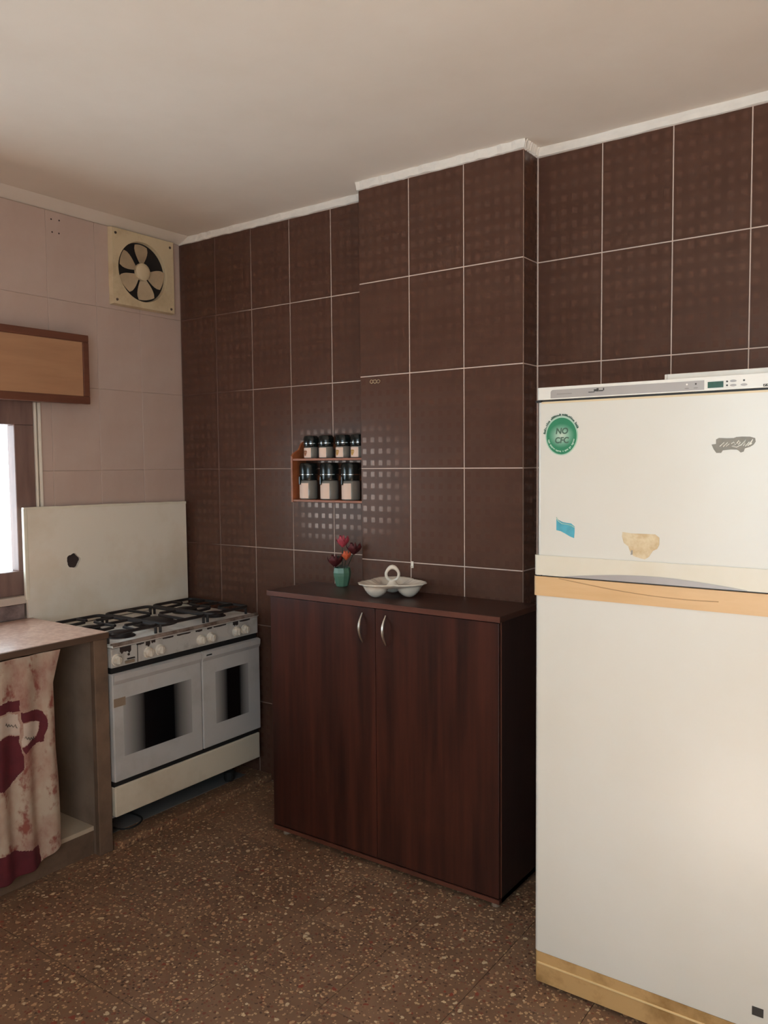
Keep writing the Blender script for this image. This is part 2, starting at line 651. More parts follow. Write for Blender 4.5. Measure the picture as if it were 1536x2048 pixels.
def wtile(parent, mat, w, h, loc, rot, nm='tile'):
    """wall tile lying in local XZ with its face towards local -Y"""
    key = (mat.name, round(w, 4), round(h, 4))
    if key not in _tiles:
        b2 = B()
        g = GAP / 2 if mat is M['tile_brown'] else 0.0008
        box(b2, g, w - g, 0.0, TT, g, h - g)
        es = [e for e in b2.edges if all(abs(v.co.y) < 1e-6 for v in e.verts)]
        bmesh.ops.bevel(b2, geom=es, offset=0.0012, segments=1, affect='EDGES')
        bmesh.ops.recalc_face_normals(b2, faces=b2.faces)
        me = bpy.data.meshes.new(nm)
        b2.to_mesh(me)
        b2.free()
        me.materials.append(mat)
        _tiles[key] = me
    o = bpy.data.objects.new(nm, _tiles[key])
    COL.objects.link(o)
    o.parent = parent
    o.location = loc
    o.rotation_euler = (0, 0, rot)
    return o


ROWS = [2.8 - TH * (k + 1) for k in range(7)]
K1 = 0.2721
cols = [(0.003, K1)] + [(K1 + i * TW, K1 + (i + 1) * TW) for i in range(3)] + [(K1 + 3 * TW, CX0 + 0.004)]
for (a, b) in cols:
    for z in ROWS:
        wtile(wall_back, M['tile_brown'], b - a, TH, (a, 0, z), 0)
for i in range(3):
    for z in ROWS:
        wtile(wall_pillar, M['tile_brown'], TW + (0.0033), TH, (CX0 + i * (CX1 - CX0) / 3, -CD, z), 0) if False else \
            wtile(wall_pillar, M['tile_brown'], (CX1 - CX0) / 3, TH, (CX0 + i * (CX1 - CX0) / 3, -CD, z), 0)
for z in ROWS:
    wtile(wall_pillar, M['tile_brown'], CD - 0.004, TH, (CX1, -CD + 0.004, z), PI / 2)
    wtile(wall_pillar, M['tile_brown'], CD - 0.006, TH, (CX0, -0.002, z), -PI / 2)
x = CX1 + 0.002
while x < ROOM_X - 0.02:
    w = min(TW, ROOM_X - x)
    if x > 3.4 and False:
        break
    for z in ROWS:
        wtile(wall_back, M['tile_brown'], w, TH, (x, 0, z), 0)
    x += w
# pale tiles of the window wall
yc = [-0.004] + [-0.011 - TW * k for k in range(1, 10)]
for a, b in zip(yc[:-1], yc[1:]):
    for z in ROWS:
        z0, z1 = z, z + TH
        segs = [(b, a, z0, z1)]
        # cut round the window opening (with its trims)
        hy0, hy1, hz0, hz1 = WIN1['y0'], -0.846, WIN1['z0'] - 0.10, WIN1['z1']
        if a > hy0 and b < hy1 and z1 > hz0 and z0 < hz1:
            segs = []
            if a > hy1:
                segs.append((hy1, a, z0, z1))
            lo, hi = max(b, hy0), min(a, hy1)
            if b < hy0:
                segs.append((b, hy0, z0, z1))
            if z1 > hz1:
                segs.append((lo, hi, hz1, z1))
            if z0 < hz0:
                segs.append((lo, hi, z0, hz0))
        for (p, q, r, s) in segs:
            if q - p > 0.012 and s - r > 0.012:
                wtile(wall_left, M['tile_pale'], q - p, s - r, (0.0, p, r), PI / 2)

# plaster strip between tile tops and ceiling
n = 0


def strip(pts, proj):
    """irregular plaster band: pts = run of (x, y) on the wall, proj = outward normal"""
    global n
    n += 1
    bm = B()
    N = 40
    (xa, ya), (xb, yb) = pts
    vs_ = []
    for i in range(N + 1):
        t = i / N
        x, y = xa + (xb - xa) * t, ya + (yb - ya) * t
        zb = 2.799 + random.uniform(-0.0025, 0.0025)
        d = 0.011 + random.uniform(-0.003, 0.003)
        row = [(x, y, zb), (x + proj[0] * d * 0.7, y + proj[1] * d * 0.7, zb + 0.002),
               (x + proj[0] * d, y + proj[1] * d, zb + 0.018), (x + proj[0] * d * 1.5, y + proj[1] * d * 1.5, CEIL + 0.001)]
        vs_.append([bm.verts.new(p) for p in row])
    for i in range(N):
        for k in range(3):
            bm.faces.new((vs_[i][k], vs_[i + 1][k], vs_[i + 1][k + 1], vs_[i][k + 1]))
    o = struct('trim_%d' % n, bm, M['plaster'], 'rough white plaster strip along the ceiling edge')
    return o


strip([(0.0, 0.0), (CX0, 0.0)], (0, -1))
strip([(CX0 - 0.002, -CD), (CX1 + 0.013, -CD)], (0, -1))
strip([(CX1, -CD - 0.013), (CX1, 0)], (1, 0))
strip([(CX1, 0.0), (ROOM_X, 0.0)], (0, -1))
bm = B()
prism(bm, [(-0.002, 2.8025), (0.006, 2.8035), (0.09, CEIL - 0.0002), (0.09, CEIL + 0.001), (-0.002, CEIL + 0.001)], 'y', ROOM_Y, -0.001)
struct('trim_5', bm, M['ceiling'], 'painted cove where the cream wall meets the ceiling')

# ------------------------------------------------------------------ windows
def window(name, axis, base, u0, u1, z0, z1, inw, label, mull=1, fw_=0.095):
    """wood framed window; base = depth position of the frame face, inw = sign of inward normal"""
    bm = B()
    d0, d1 = sorted((base, base - inw * 0.06))

    def bb(bm, p0, p1, q0, q1, e=0.0):
        if axis == 'x':
            box(bm, d0 - e, d1 + e, p0, p1, q0, q1, bev=0.004)
        else:
            box(bm, p0, p1, d0 - e, d1 + e, q0, q1, bev=0.004)
    bb(bm, u0, u1, z0, z0 + 0.11)
    root = struct(name, bm, M['window_wood'], label)
    ORIGIN[root.name] = Vector((0, 0, 0))
    bm = B(); bb(bm, u0, u1, z1 - 0.12, z1); mk('top_rail', bm, M['window_wood'], root)
    for p0, p1 in ((u0, u0 + fw_), (u1 - fw_, u1)):
        bm = B(); bb(bm, p0, p1, z0 + 0.11, z1 - 0.12); mk('stile', bm, M['window_wood'], root)
    edges = [u0 + fw_]
    for k in range(mull):
        c = u0 + (u1 - u0) * (k + 1) / (mull + 1)
        bm = B(); bb(bm, c - 0.035, c + 0.035, z0 + 0.11, z1 - 0.12); mk('mullion', bm, M['window_wood'], root)
        edges += [c - 0.035, c + 0.035]
    edges.append(u1 - fw_)
    mid = (d0 + d1) / 2
    for k in range(0, len(edges), 2):
        bm = B()
        if axis == 'x':
            box(bm, mid - 0.002, mid + 0.002, edges[k], edges[k + 1], z0 + 0.11, z1 - 0.12)
        else:
            box(bm, edges[k], edges[k + 1], mid - 0.002, mid + 0.002, z0 + 0.11, z1 - 0.12)
        mk('pane', bm, M['glass'], root)
    return root


w1 = window('window_1', 'x', 0.004, WIN1['y0'], WIN1['y1'], WIN1['z0'], WIN1['z1'], 1,
            'dark brown wooden window glowing with daylight beside the splash board', 1)
for y0, y1 in ((-0.8795, -0.869), (-0.860, -0.847)):
    bm = B(); box(bm, 0.0, 0.012, y0, y1, 0.96, 1.915, bev=0.002); mk('white_strip', bm, M['pvc'], w1)
bm = B(); box(bm, 0.0, 0.03, WIN1['y0'] - 0.02, -0.868, 1.004, 1.038, bev=0.004); mk('sill', bm, M['sill'], w1)
window('window_2', 'y', ROOM_Y + 0.004, WIN2['x0'], WIN2['x1'], WIN2['z0'], WIN2['z1'], 1, 'unseen window behind the photographer, enlarged for more light', 2, 0.07)

# marble upstand behind the counter
bm = B(); box(bm, 0.0015, 0.022, -2.25, -0.965, 0.936, 1.002, bev=0.002)
tag(mk('backsplash', bm, M['marble_grey'], origin=(0.01, -1.4, 0.936)), 'grey marble upstand strip under the window at the counter', 'upstand')

# pelmet / blind box over the window
pel = thing('pelmet_box', (0.0, -1.45, 1.915), 'brown framed wooden pelmet box with orange panel above the window', 'pelmet')
PX = 0.10
y0, y1, z0, z1 = -2.35, -0.645, 1.913, 2.234
bm = B(); box(bm, 0.0015, PX - 0.02, y0 + 0.005, y1 - 0.005, z0 + 0.005, z1 - 0.005); mk('box', bm, M['pelmet_frame'], pel)
cbox('panel', M['pelmet_panel'], pel, PX - 0.02, PX - 0.006, y0 + 0.02, y1 - 0.02, z0 + 0.02, z1 - 0.02)
for a in ((y0, y1, z1 - 0.034, z1), (y0, y1, z0, z0 + 0.036), (y0, y0 + 0.034, z0 + 0.036, z1 - 0.034), (y1 - 0.032, y1, z0 + 0.036, z1 - 0.034)):
    cbox('frame_strip', M['pelmet_frame'], pel, PX - 0.02, PX, *a, bev=0.003)

# screw holes left in the wall tile
for k, (yy, zz) in enumerate(((-0.755, 2.763), (-0.714, 2.766), (-0.752, 2.705), (-0.717, 2.706))):
    bm = B(); lathe(bm, [(0.004, 0.0), (0.004, 0.0006)], (0.0, yy, zz), 'x', 8)
    h = mk('screw_hole', bm, M['hole'])
    h.parent = wall_left

# ------------------------------------------------------------------ exhaust fan
fan = thing('exhaust_fan', (0.0, -0.265, 2.425), 'square yellowed plastic exhaust fan high in the corner of the cream wall', 'fan')
fc = (-0.266, 2.606)
fy0, fy1, fz0, fz1, FR = -0.447, -0.068, 2.425, 2.795, 0.150
bm = B()
NN = 64
outer, inner, innerb, outerb = [], [], [], []
for i in range(NN):
    t = 2 * PI * i / NN
    c, s = math.cos(t), math.sin(t)
    k = 1 / max(abs(c), abs(s))
    oy = fc[0] + (c * k) * ((fy1 - fc[0]) if c > 0 else (fc[0] - fy0))
    oz = fc[1] + (s * k) * ((fz1 - fc[1]) if s > 0 else (fc[1] - fz0))
    outer.append(bm.verts.new((0.030, oy, oz)))
    outerb.append(bm.verts.new((0.0015, oy + 0.006 * c, oz + 0.006 * s)))
    inner.append(bm.verts.new((0.031, fc[0] + FR * c, fc[1] + FR * s)))
    innerb.append(bm.verts.new((0.009, fc[0] + (FR - 0.003) * c, fc[1] + (FR - 0.003) * s)))
for i in range(NN):
    j = (i + 1) % NN
    bm.faces.new((outer[i], outer[j], inner[j], inner[i]))
    bm.faces.new((inner[i], inner[j], innerb[j], innerb[i]))
    bm.faces.new((outer[i], outerb[i], outerb[j], outer[j]))
mk('frame', bm, M['fan_cream'], fan)
bm = B(); lathe(bm, [(FR - 0.002, 0.0015), (FR - 0.002, 0.0085)], (0, fc[0], fc[1]), 'x', 40); mk('shaft_opening', bm, M['fan_dark'], fan)
bm = B(); lathe(bm, [(0.043, 0.012), (0.045, 0.018), (0.043, 0.030), (0.034, 0.037), (0.02, 0.040)], (0, fc[0] + 0.002, fc[1] + 0.002), 'x', 28); mk('hub', bm, M['fan_cream'], fan, smooth=True)
for k in range(5):
    a0 = math.radians((90, 154, 215, 282, 350)[k])
    bm = B()
    rows = []
    for i in range(7):
        r = 0.038 + (FR - 0.012 - 0.038) * i / 6
        half = math.radians(20 + 5 * math.sin(PI * i / 6))
        row = []
        for j in range(7):
            u = j / 6 * 2 - 1
            a = a0 + half * u * (1 if i < 6 else 0.92)
            xx = 0.018 + 0.008 * u
            row.append(bm.verts.new((xx, fc[0] + r * math.cos(a), fc[1] + r * math.sin(a))))
        rows.append(row)
    for i in range(6):
        for j in range(6):
            bm.faces.new((rows[i][j], rows[i][j + 1], rows[i + 1][j + 1], rows[i + 1][j]))
    ext = bmesh.ops.extrude_face_region(bm, geom=bm.faces[:])
    for v in ext['geom']:
        if isinstance(v, bmesh.types.BMVert):
            v.co.x -= 0.002
    mk('blade', bm, M['fan_blade'], fan, smooth=True)
for yy, zz in ((fy1 - 0.022, fz1 - 0.03), (fy0 + 0.02, fz1 - 0.025), (fy0 + 0.02, fz0 + 0.02), (fy1 - 0.022, fz0 + 0.02)):
    bm = B(); lathe(bm, [(0.007, 0.030), (0.006, 0.0335)], (0, yy, zz), 'x', 10); mk('screw', bm, M['rust'], fan)

# ------------------------------------------------------------------ stove
SX, SY0, SY1 = 0.60, -0.928, -0.066
stove = thing('gas_stove', (0.3, -0.497, 0.035), 'white five-burner gas range with two oven doors beside the brown tiled wall', 'stove')
BT = 0.862
cbox('body', M['enamel'], stove, 0.045, SX - 0.035, SY0, SY1, 0.125, BT, bev=0.004)
# hob with a raised rim
bm = B()
box(bm, 0.045, SX + 0.006, SY0, SY1, BT, BT + 0.010, bev=0.004)
mk('hob', bm, M['hob'], stove)
bm = B()
tube(bm, [(SX - 0.004, SY0 + 0.004, BT + 0.008), (SX - 0.004, SY1 - 0.004, BT + 0.008)], 0.011, 10)
mk('front_rim', bm, M['rim'], stove, smooth=True)
cp = cbox('control_panel', M['panel'], stove, SX - 0.035, SX - 0.003, SY0, SY1, 0.777, BT - 0.002, bev=0.003)
# rust scabs along the upper edge of the panel
for (a, b, h) in ((-0.885, -0.828, 0.030), (-0.752, -0.728, 0.022), (-0.722, -0.700, 0.012), (-0.235, -0.200, 0.020), (-0.47, -0.43, 0.008), (-0.40, -0.37, 0.008), (-0.66, -0.6, 0.006), (-0.58, -0.50, 0.005), (-0.36, -0.28, 0.005), (-0.19, -0.12, 0.006), (-0.80, -0.76, 0.006)):
    pts = []
    m = 6
    for i in range(m + 1):
        pts.append((a + (b - a) * i / m, BT - 0.004))
    for i in range(m, -1, -1):
        pts.append((a + (b - a) * i / m, BT - 0.006 - h * (0.6 + 0.4 * random.random()) * (1 if 0 < i < m else 0.7)))
    bm = B(); prism(bm, pts, 'x', SX - 0.0035, SX - 0.0022)
    mk('rust_scab', bm, M['rust_dark'], cp)
cbox('panel_seam', M['black'], cp, SX - 0.0035, SX - 0.0022, -0.797, -0.7935, 0.779, BT - 0.004)
cbox('switch_stub', M['tape'], cp, SX - 0.004, SX + 0.004, -0.862, -0.815, 0.785, 0.797, bev=0.002)
cbox('switch_stub', M['rust_dark'], cp, SX - 0.004, SX + 0.003, -0.850, -0.812, 0.801, 0.806, bev=0.001)
bm = B(); lathe(bm, [(0.006, -0.004), (0.005, 0.001)], (SX, -0.842, 0.822), 'x', 10); mk('switch_stub', bm, M['rust_dark'], cp)
cbox('gap', M['black'], stove, SX - 0.036, SX - 0.012, SY0 + 0.002, SY1 - 0.002, 0.752, 0.777)
for yy in (-0.905, -0.740, -0.679, -0.441, -0.381, -0.215, -0.158):
    bm = B()
    lathe(bm, [(0.025, -0.003), (0.025, 0.001), (0.021, 0.003), (0.019, 0.014), (0.016, 0.018)], (SX, yy, 0.810), 'x', 22)
    k = mk('knob', bm, M['knob'], stove, smooth=True)
    bm = B(); box(bm, SX + 0.016, SX + 0.024, yy - 0.003, yy + 0.003, 0.794, 0.826, bev=0.0015)
    mk('grip', bm, M['knob'], k)


def oven_door(y0, y1, wy0, wy1, a, b, lab):
    z0, z1, wz0, wz1 = 0.289, 0.752, 0.391, 0.640
    bm = B()
    box(bm, SX - 0.035, SX, y0, y1, z0, z1, bev=0.005)
    d = mk('oven_door', bm, M['enamel'], stove)
    d['label'] = lab
    bm = B()
    # sloping top lip that serves as the handle
    prism(bm, [(SX - 0.002, z1 - 0.052), (SX + 0.008, z1 - 0.030), (SX + 0.010, z1 - 0.006), (SX - 0.002, z1 - 0.001)], 'y', y0 + 0.003, y1 - 0.003)
    mk('handle', bm, M['enamel'], d)
    bm = B(); box(bm, SX - 0.001, SX + 0.0008, wy0, wy1, wz0, wz1)
    o0 = ORIGIN[stove.name]
    g = mk('window_glass', bm, oven_glass('oven_glass', wy0 - o0.y, wy1 - o0.y, a, b), d)
    return d


d1 = oven_door(SY0, -0.443, -0.878, -0.506, 0.30, 0.72, 'wide oven door with dark window')
d2 = oven_door(-0.438, SY1 + 0.008, -0.358, -0.142, 0.36, 0.72, 'narrow oven door with dark window')
cbox('slot', M['black'], d2, SX + 0.0075, SX + 0.0105, -0.418, -0.385, 0.730, 0.736)
cbox('tape', M['tape'], d1, SX - 0.001, SX + 0.001, -0.924, -0.866, 0.610, 0.646)
bm = B(); box(bm, SX - 0.032, SX - 0.002, SY0, SY1, 0.139, 0.268, bev=0.005); mk('drawer', bm, M['enamel_cream'], stove)
cbox('gap', M['black'], stove, SX - 0.034, SX - 0.01, SY0 + 0.002, SY1 - 0.002, 0.266, 0.291)
for yy in (-0.905, -0.19):
    for xx in (0.12, 0.50):
        bm = B(); lathe(bm, [(0.022, 0.0017), (0.026, 0.012), (0.026, 0.05), (0.018, 0.055), (0.018, 0.092)], (xx, yy, 0.035), 'z', 16); mk('foot', bm, M['rubber'], stove)


def grate(y0, y1, burners):
    x0, x1, z = 0.135, 0.565, 0.912
    r = 0.03
    pts = []
    for cx, cy, a0 in ((x1 - r, y1 - r, 0), (x0 + r, y1 - r, 90), (x0 + r, y0 + r, 180), (x1 - r, y0 + r, 270)):
        for k in range(5):
            a = math.radians(a0 + 22.5 * k)
            pts.append((cx + r * math.cos(a), cy + r * math.sin(a), z))
    bm = B()
    tube(bm, pts, 0.0075, 7, closed=True)
    cy = (y0 + y1) / 2
    xm = (x0 + x1) / 2
    if len(burners) == 2:
        tube(bm, [(xm, y0, z), (xm, y1, z)], 0.0068, 6)
    for bx_, br in burners:
        for (ex, ey) in ((bx_, y0), (bx_, y1)):
            s = 1 if ey < cy else -1
            tube(bm, [(ex, ey, z), (bx_, cy - s * 0.03, z + 0.003)], 0.0068, 6)
        lo = x0 if (len(burners) == 1 or bx_ < xm) else xm
        hi = xm if (len(burners) == 2 and bx_ < xm) else x1
        tube(bm, [(lo, cy, z), (bx_ - 0.03, cy, z + 0.003)], 0.0068, 6)
        tube(bm, [(hi, cy, z), (bx_ + 0.03, cy, z + 0.003)], 0.0068, 6)
    for px in (x0 + 0.02, x1 - 0.02):
        for py in (y0, y1):
            tube(bm, [(px, py, z), (px, py, BT + 0.010)], 0.0068, 6)
    mk('grate', bm, M['iron'], stove, smooth=True)
    for bx_, br in burners:
        bm = B()
        lathe(bm, [(br * 1.25, 0.010), (br * 1.2, 0.014), (br * 1.0, 0.016), (br, 0.026), (br * 0.92, 0.030), (br * 0.4, 0.033)], (bx_, cy, BT), 'z', 26)
        mk('burner', bm, M['burner'], stove, smooth=True)


grate(-0.905, -0.655, ((0.245, 0.042), (0.455, 0.055)))
grate(-0.630, -0.375, ((0.35, 0.085),))
grate(-0.350, -0.095, ((0.245, 0.055), (0.455, 0.045)))

# low step the stove stands on
bm = B(); box(bm, 0.001, 0.615, -0.932, -0.0015, 0.0, 0.035, bev=0.003)
s_ = mk('plinth', bm, M['terrazzo'], origin=(0.3, -0.46, 0.0))
tag(s_, 'low terrazzo step under the gas range', 'step')
s_['kind'] = 'structure'
bm = B(); box(bm, 0.04, 0.515, -0.90, -0.09, 0.0352, 0.0365)
tag(mk('floor_sheet', bm, M['mat'], origin=(0.2, -0.5, 0.0352)), 'thin grey sheet lying under the gas range', 'sheet')
bm = B()
tube(bm, [(0.46 + 0.085 * math.cos(t), -0.79 + 0.075 * math.sin(t), 0.0405 + 0.003 * math.sin(3 * t)) for t in [2 * PI * i / 30 for i in range(30)]], 0.004, 7, closed=True)
tag(mk('hose_loop', bm, M['rubber'], origin=(0.46, -0.79, 0.037)), 'dark looped hose on the step under the left end of the range', 'hose')

# splash board leaning behind the stove
bm = B()
pts = [(-0.958, 0.9365), (-0.934, 0.9365), (-0.934, 0.8735), (-0.030, 0.8735), (-0.032, 1.424), (-0.3, 1.431), (-0.7, 1.435), (-0.963, 1.437)]
hp = []
for i in range(28):
    t = 2 * PI * i / 28
    r = 0.035 + 0.0025 * math.sin(5 * t + 1) + random.uniform(-0.0015, 0.0015)
    hp.append((-0.722 + r * math.cos(t), 1.174 + r * math.sin(t)))
loops = []
for lp_ in (pts, hp):
    vv = [bm.verts.new((0.026, y, z)) for y, z in lp_]
    loops += [bm.edges.new((vv[k], vv[(k + 1) % len(vv)])) for k in range(len(vv))]
bmesh.ops.triangle_fill(bm, use_beauty=True, edges=loops)
ex = bmesh.ops.extrude_face_region(bm, geom=bm.faces[:])
for v in ex['geom']:
    if isinstance(v, bmesh.types.BMVert):
        v.co.x = 0.040
sb = mk('splash_board', bm, M['board'], origin=(0.03, -0.49, 0.8735))
tag(sb, 'large off-white board with a dark round hole standing behind the stove', 'board')
bm = B()
NB = 26
rows = []
for i in range(NB + 1):
    t = i / NB
    y = -0.965 + (0.934) * t
    z = 1.437 - 0.012 * t + random.uniform(-0.0012, 0.0012)
    dz = 0.010 + random.uniform(-0.002, 0.002)
    rows.append([bm.verts.new(p) for p in ((0.0245, y, z - dz), (0.0245, y, z + 0.002), (0.042, y, z + 0.002), (0.042, y, z - dz))])
for i in range(NB):
    for k in range(4):
        bm.faces.new((rows[i][k], rows[i + 1][k], rows[i + 1][(k + 1) % 4], rows[i][(k + 1) % 4]))
bm.faces.new(rows[0]); bm.faces.new(rows[-1][::-1])
mk('edge_fold', bm, M['board_edge'], sb)
bm = B()
box(bm, 0.0245, 0.0425, -0.967, -0.948, 1.02, 1.432, bev=0.003)
mk('edge_fold', bm, M['board_edge'], sb)
bm = B(); lathe(bm, [(0.045, 0.0), (0.045, 0.004)], (0.0215, -0.722, 1.174), 'x', 24)
ho = mk('hole_shade', bm, M['hole'], sb)  # dark disc stands in for the shade behind the hole
ho['label'] = 'dark disc giving the shade inside the round hole'

# ------------------------------------------------------------------ counter with curtain
CZ = 0.935
ct = thing('countertop', (0.3, -1.6, CZ - 0.035), 'mottled pink granite worktop under the window left of the stove', 'worktop')
cbox('slab', M['counter'], ct, 0.024, 0.592, -2.6, -0.936, CZ - 0.027, CZ, bev=0.003)
cbox('front_edge', M['counter_edge'], ct, 0.588, 0.598, -2.6, -0.936, CZ - 0.027, CZ - 0.0015, bev=0.002)
cu = thing('counter_unit', (0.3, -1.6, 0.0), 'worn open-fronted base unit carrying the pink worktop', 'base unit')
cbox('side_panel', M['concrete_inner'], cu, 0.03, 0.56, -1.0, -0.94, 0.0, CZ - 0.0275)
cbox('front_post', M['concrete'], cu, 0.56, 0.588, -1.003, -0.938, 0.0, CZ - 0.0275, bev=0.003)
cbox('side_panel', M['concrete_inner'], cu, 0.03, 0.56, -2.6, -2.54, 0.0, CZ - 0.0275)
cbox('back_panel', M['concrete_inner'], cu, 0.01, 0.03, -2.6, -0.94, 0.0, CZ - 0.0275)
cbox('shelf', M['shelf'], cu, 0.03, 0.545, -2.54, -1.0, 0.100, 0.118)
cbox('plinth', M['concrete'], cu, 0.50, 0.545, -2.54, -1.003, 0.0, 0.100)

# curtain with folds and printed trays and cups
RED = [
    [(-1.46, 0.735), (-1.401, 0.745), (-1.341, 0.748), (-1.334, 0.706), (-1.403, 0.704), (-1.46, 0.70)],
    [(-1.333, 0.701), (-1.243, 0.684), (-1.233, 0.632), (-1.246, 0.565), (-1.325, 0.541), (-1.334, 0.567), (-1.27, 0.585), (-1.262, 0.64), (-1.334, 0.663)],
    [(-1.50, 0.62), (-1.407, 0.615), (-1.346, 0.613), (-1.334, 0.553), (-1.337, 0.481), (-1.377, 0.424), (-1.414, 0.423), (-1.50, 0.47)],
    [(-1.55, 0.19), (-1.423, 0.184), (-1.329, 0.169), (-1.274, 0.160), (-1.274, 0.0), (-1.55, 0.0)],
    [(-1.80, 0.70), (-1.60, 0.72), (-1.60, 0.50), (-1.80, 0.46)],
]
CUP = [
    [(-1.46, 0.69), (-1.403, 0.697), (-1.343, 0.698), (-1.346, 0.616), (-1.406, 0.62), (-1.46, 0.63)],
    [(-1.334, 0.659), (-1.266, 0.641), (-1.27, 0.589), (-1.334, 0.57)],
    [(-1.75, 0.68), (-1.66, 0.69), (-1.66, 0.60), (-1.75, 0.60)],
]


def inside(p, poly):
    c = False
    j = len(poly) - 1
    for i in range(len(poly)):
        (xi, yi), (xj, yj) = poly[i], poly[j]
        if (yi > p[1]) != (yj > p[1]) and p[0] < (xj - xi) * (p[1] - yi) / (yj - yi) + xi:
            c = not c
        j = i
    return c


def fold(y, z):
    h = (CZ - 0.04 - z)
    amp = 0.008 + 0.016 * min(1, h / 0.5)
    return 0.590 + 0.004 + amp * (0.5 + 0.5 * math.sin(y * 62 + 1.2 + 0.8 * math.sin(z * 4))) + 0.004 * math.sin(y * 23 + z * 9)


bm = B()
NY, NZ = 220, 240
g = []
ya, yb = -2.45, -1.19
for j in range(NZ + 1):
    row = []
    for i in range(NY + 1):
        s = i / NY
        t = j / NZ
        y = (-1.50 + 0.31 * (s - 0.25) / 0.75) if s > 0.25 else (ya + (-1.50 - ya) * s / 0.25)
        zb = 0.075 + 0.012 * math.sin(y * 14) + (0.045 * max(0, (y + 1.30) / 0.11) ** 1.5 if y > -1.30 else 0)
        z = zb + (CZ - 0.030 - zb) * t
        yy = y + (0.012 * math.sin(3.2 * t + 0.4) + (0.035 * (t - 0.84) / 0.16 if t > 0.84 else 0)) * s ** 4 - 0.03 * s ** 6 * (1 - abs(2 * t - 1)) * 0.6
        row.append(bm.verts.new((fold(y, z), yy, z)))
    g.append(row)
for j in range(NZ):
    for i in range(NY):
        f = bm.faces.new((g[j][i], g[j][i + 1], g[j + 1][i + 1], g[j + 1][i]))
        c = f.calc_center_median()
        p = (c.y + 0.004 * math.sin(c.z * 47) + 0.0012 * math.sin(c.z * 150 + 1), c.z + 0.004 * math.sin(c.y * 60) + 0.0012 * math.sin(c.y * 170))
        f.material_index = 0
        if any(inside(p, q) for q in RED):
            f.material_index = 1
        if any(inside(p, q) for q in CUP):
            f.material_index = 2
        f.smooth = True
cur = mk('curtain', bm, None, origin=(0.6, -1.6, 0.075), mats=[M['cloth'], M['cloth_red'], M['cloth_cup']])
md = cur.modifiers.new('thickness', 'SOLIDIFY')
md.thickness = 0.0015
tag(cur, 'cream and dark red printed cloth curtain hanging under the pink worktop', 'curtain')


def scribble(y, z, w, seed):
    rnd = random.Random(seed)
    bm = B()
    pts = []
    for i in range(15):
        t = i / 14
        yy = y + w * t
        zz = z - 0.016 * t + 0.006 * math.sin(t * 24) + rnd.uniform(-0.002, 0.002)
        pts.append((fold(yy, zz) + 0.003, yy, zz))
    tube(bm, pts, 0.0012, 5)
    o = mk('print_script', bm, M['ink'])
    o.parent = cur
    o.location = -Vector((0.6, -1.6, 0.075))


scribble(-1.395, 0.664, 0.045, 1)
scribble(-1.328, 0.600, 0.045, 3)

# ------------------------------------------------------------------ sideboard
SBx0, SBx1, SBy0, SBy1, SBt = 1.033, 2.143, -0.43, -0.1265, 1.078
sbd = thing('sideboard', ((SBx0 + SBx1) / 2, -0.28, 0.0), 'dark mahogany two-door sideboard cabinet between stove and fridge', 'cabinet')
cbox('top', M['mahogany_top'], sbd, SBx0 - 0.008, SBx1 + 0.008, SBy0 - 0.010, SBy1, SBt - 0.022, SBt, bev=0.002)
cbox('top_edge', M['mahogany_edge'], sbd, SBx0 - 0.0085, SBx1 + 0.0085, SBy0 - 0.012, SBy0 - 0.0095, SBt - 0.021, SBt - 0.001)
for a, b in ((SBx0, SBx0 + 0.018), (SBx1 - 0.018, SBx1)):
    cbox('side_panel', M['mahogany_side'], sbd, a, b, SBy0 + 0.018, SBy1, 0.022, SBt - 0.022)
cbox('back_panel', M['mahogany_side'], sbd, SBx0 + 0.018, SBx1 - 0.018, SBy1 - 0.006, SBy1, 0.04, SBt - 0.022)
cbox('bottom_panel', M['mahogany'], sbd, SBx0, SBx1, SBy0 + 0.002, SBy1, 0.022, 0.040)
cbox('bottom_edge', M['mahogany_edge'], sbd, SBx0, SBx1, SBy0 - 0.001, SBy0 + 0.002, 0.023, 0.038)
cbox('side_edge', M['mahogany_edge'], sbd, SBx1 - 0.016, SBx1 + 0.0005, SBy0 + 0.0165, SBy0 + 0.0185, 0.040, SBt - 0.022)
XM = 1.597
for (a, b, hx) in ((SBx0 + 0.002, XM - 0.0015, 1.536), (XM + 0.0015, SBx1 - 0.002, 1.650)):
    bm = B(); box(bm, a, b, SBy0, SBy0 + 0.017, 0.044, SBt - 0.026, bev=0.0015)
    d = mk('door', bm, M['mahogany'], sbd)
    pts, rad = [], []
    for i in range(15):
        t = i / 14
        u = math.sin(PI * t)
        pts.append((hx, SBy0 - 0.002 - 0.024 * u, 0.912 + 0.118 * t))
        rad.append(0.0028 + 0.0032 * u)
    bm = B(); tube(bm, pts, 0.005, 8, radii=rad)
    mk('handle', bm, M['chrome'], d, smooth=True)
for xx in (SBx0 + 0.05, SBx1 - 0.03):
    for yy in (SBy0 + 0.03, SBy1 - 0.04):
        bm = B(); lathe(bm, [(0.016, 0.0), (0.016, 0.012), (0.012, 0.022)], (xx, yy, 0.0), 'z', 14); mk('foot', bm, M['foot_pale'], sbd)

# vase and its flowers
VX, VY = 1.228, -0.172
bm = B()
lathe(bm, [(0.024, 0.0), (0.028, 0.003), (0.034, 0.025), (0.039, 0.048), (0.040, 0.062), (0.037, 0.078), (0.036, 0.084), (0.0335, 0.083), (0.034, 0.07), (0.03, 0.03), (0.02, 0.012)], (VX, VY, SBt), 'z', 9)
tag(mk('flower_vase', bm, M['green'], origin=(VX, VY, SBt)), 'small faceted green ceramic vase on the sideboard', 'vase')


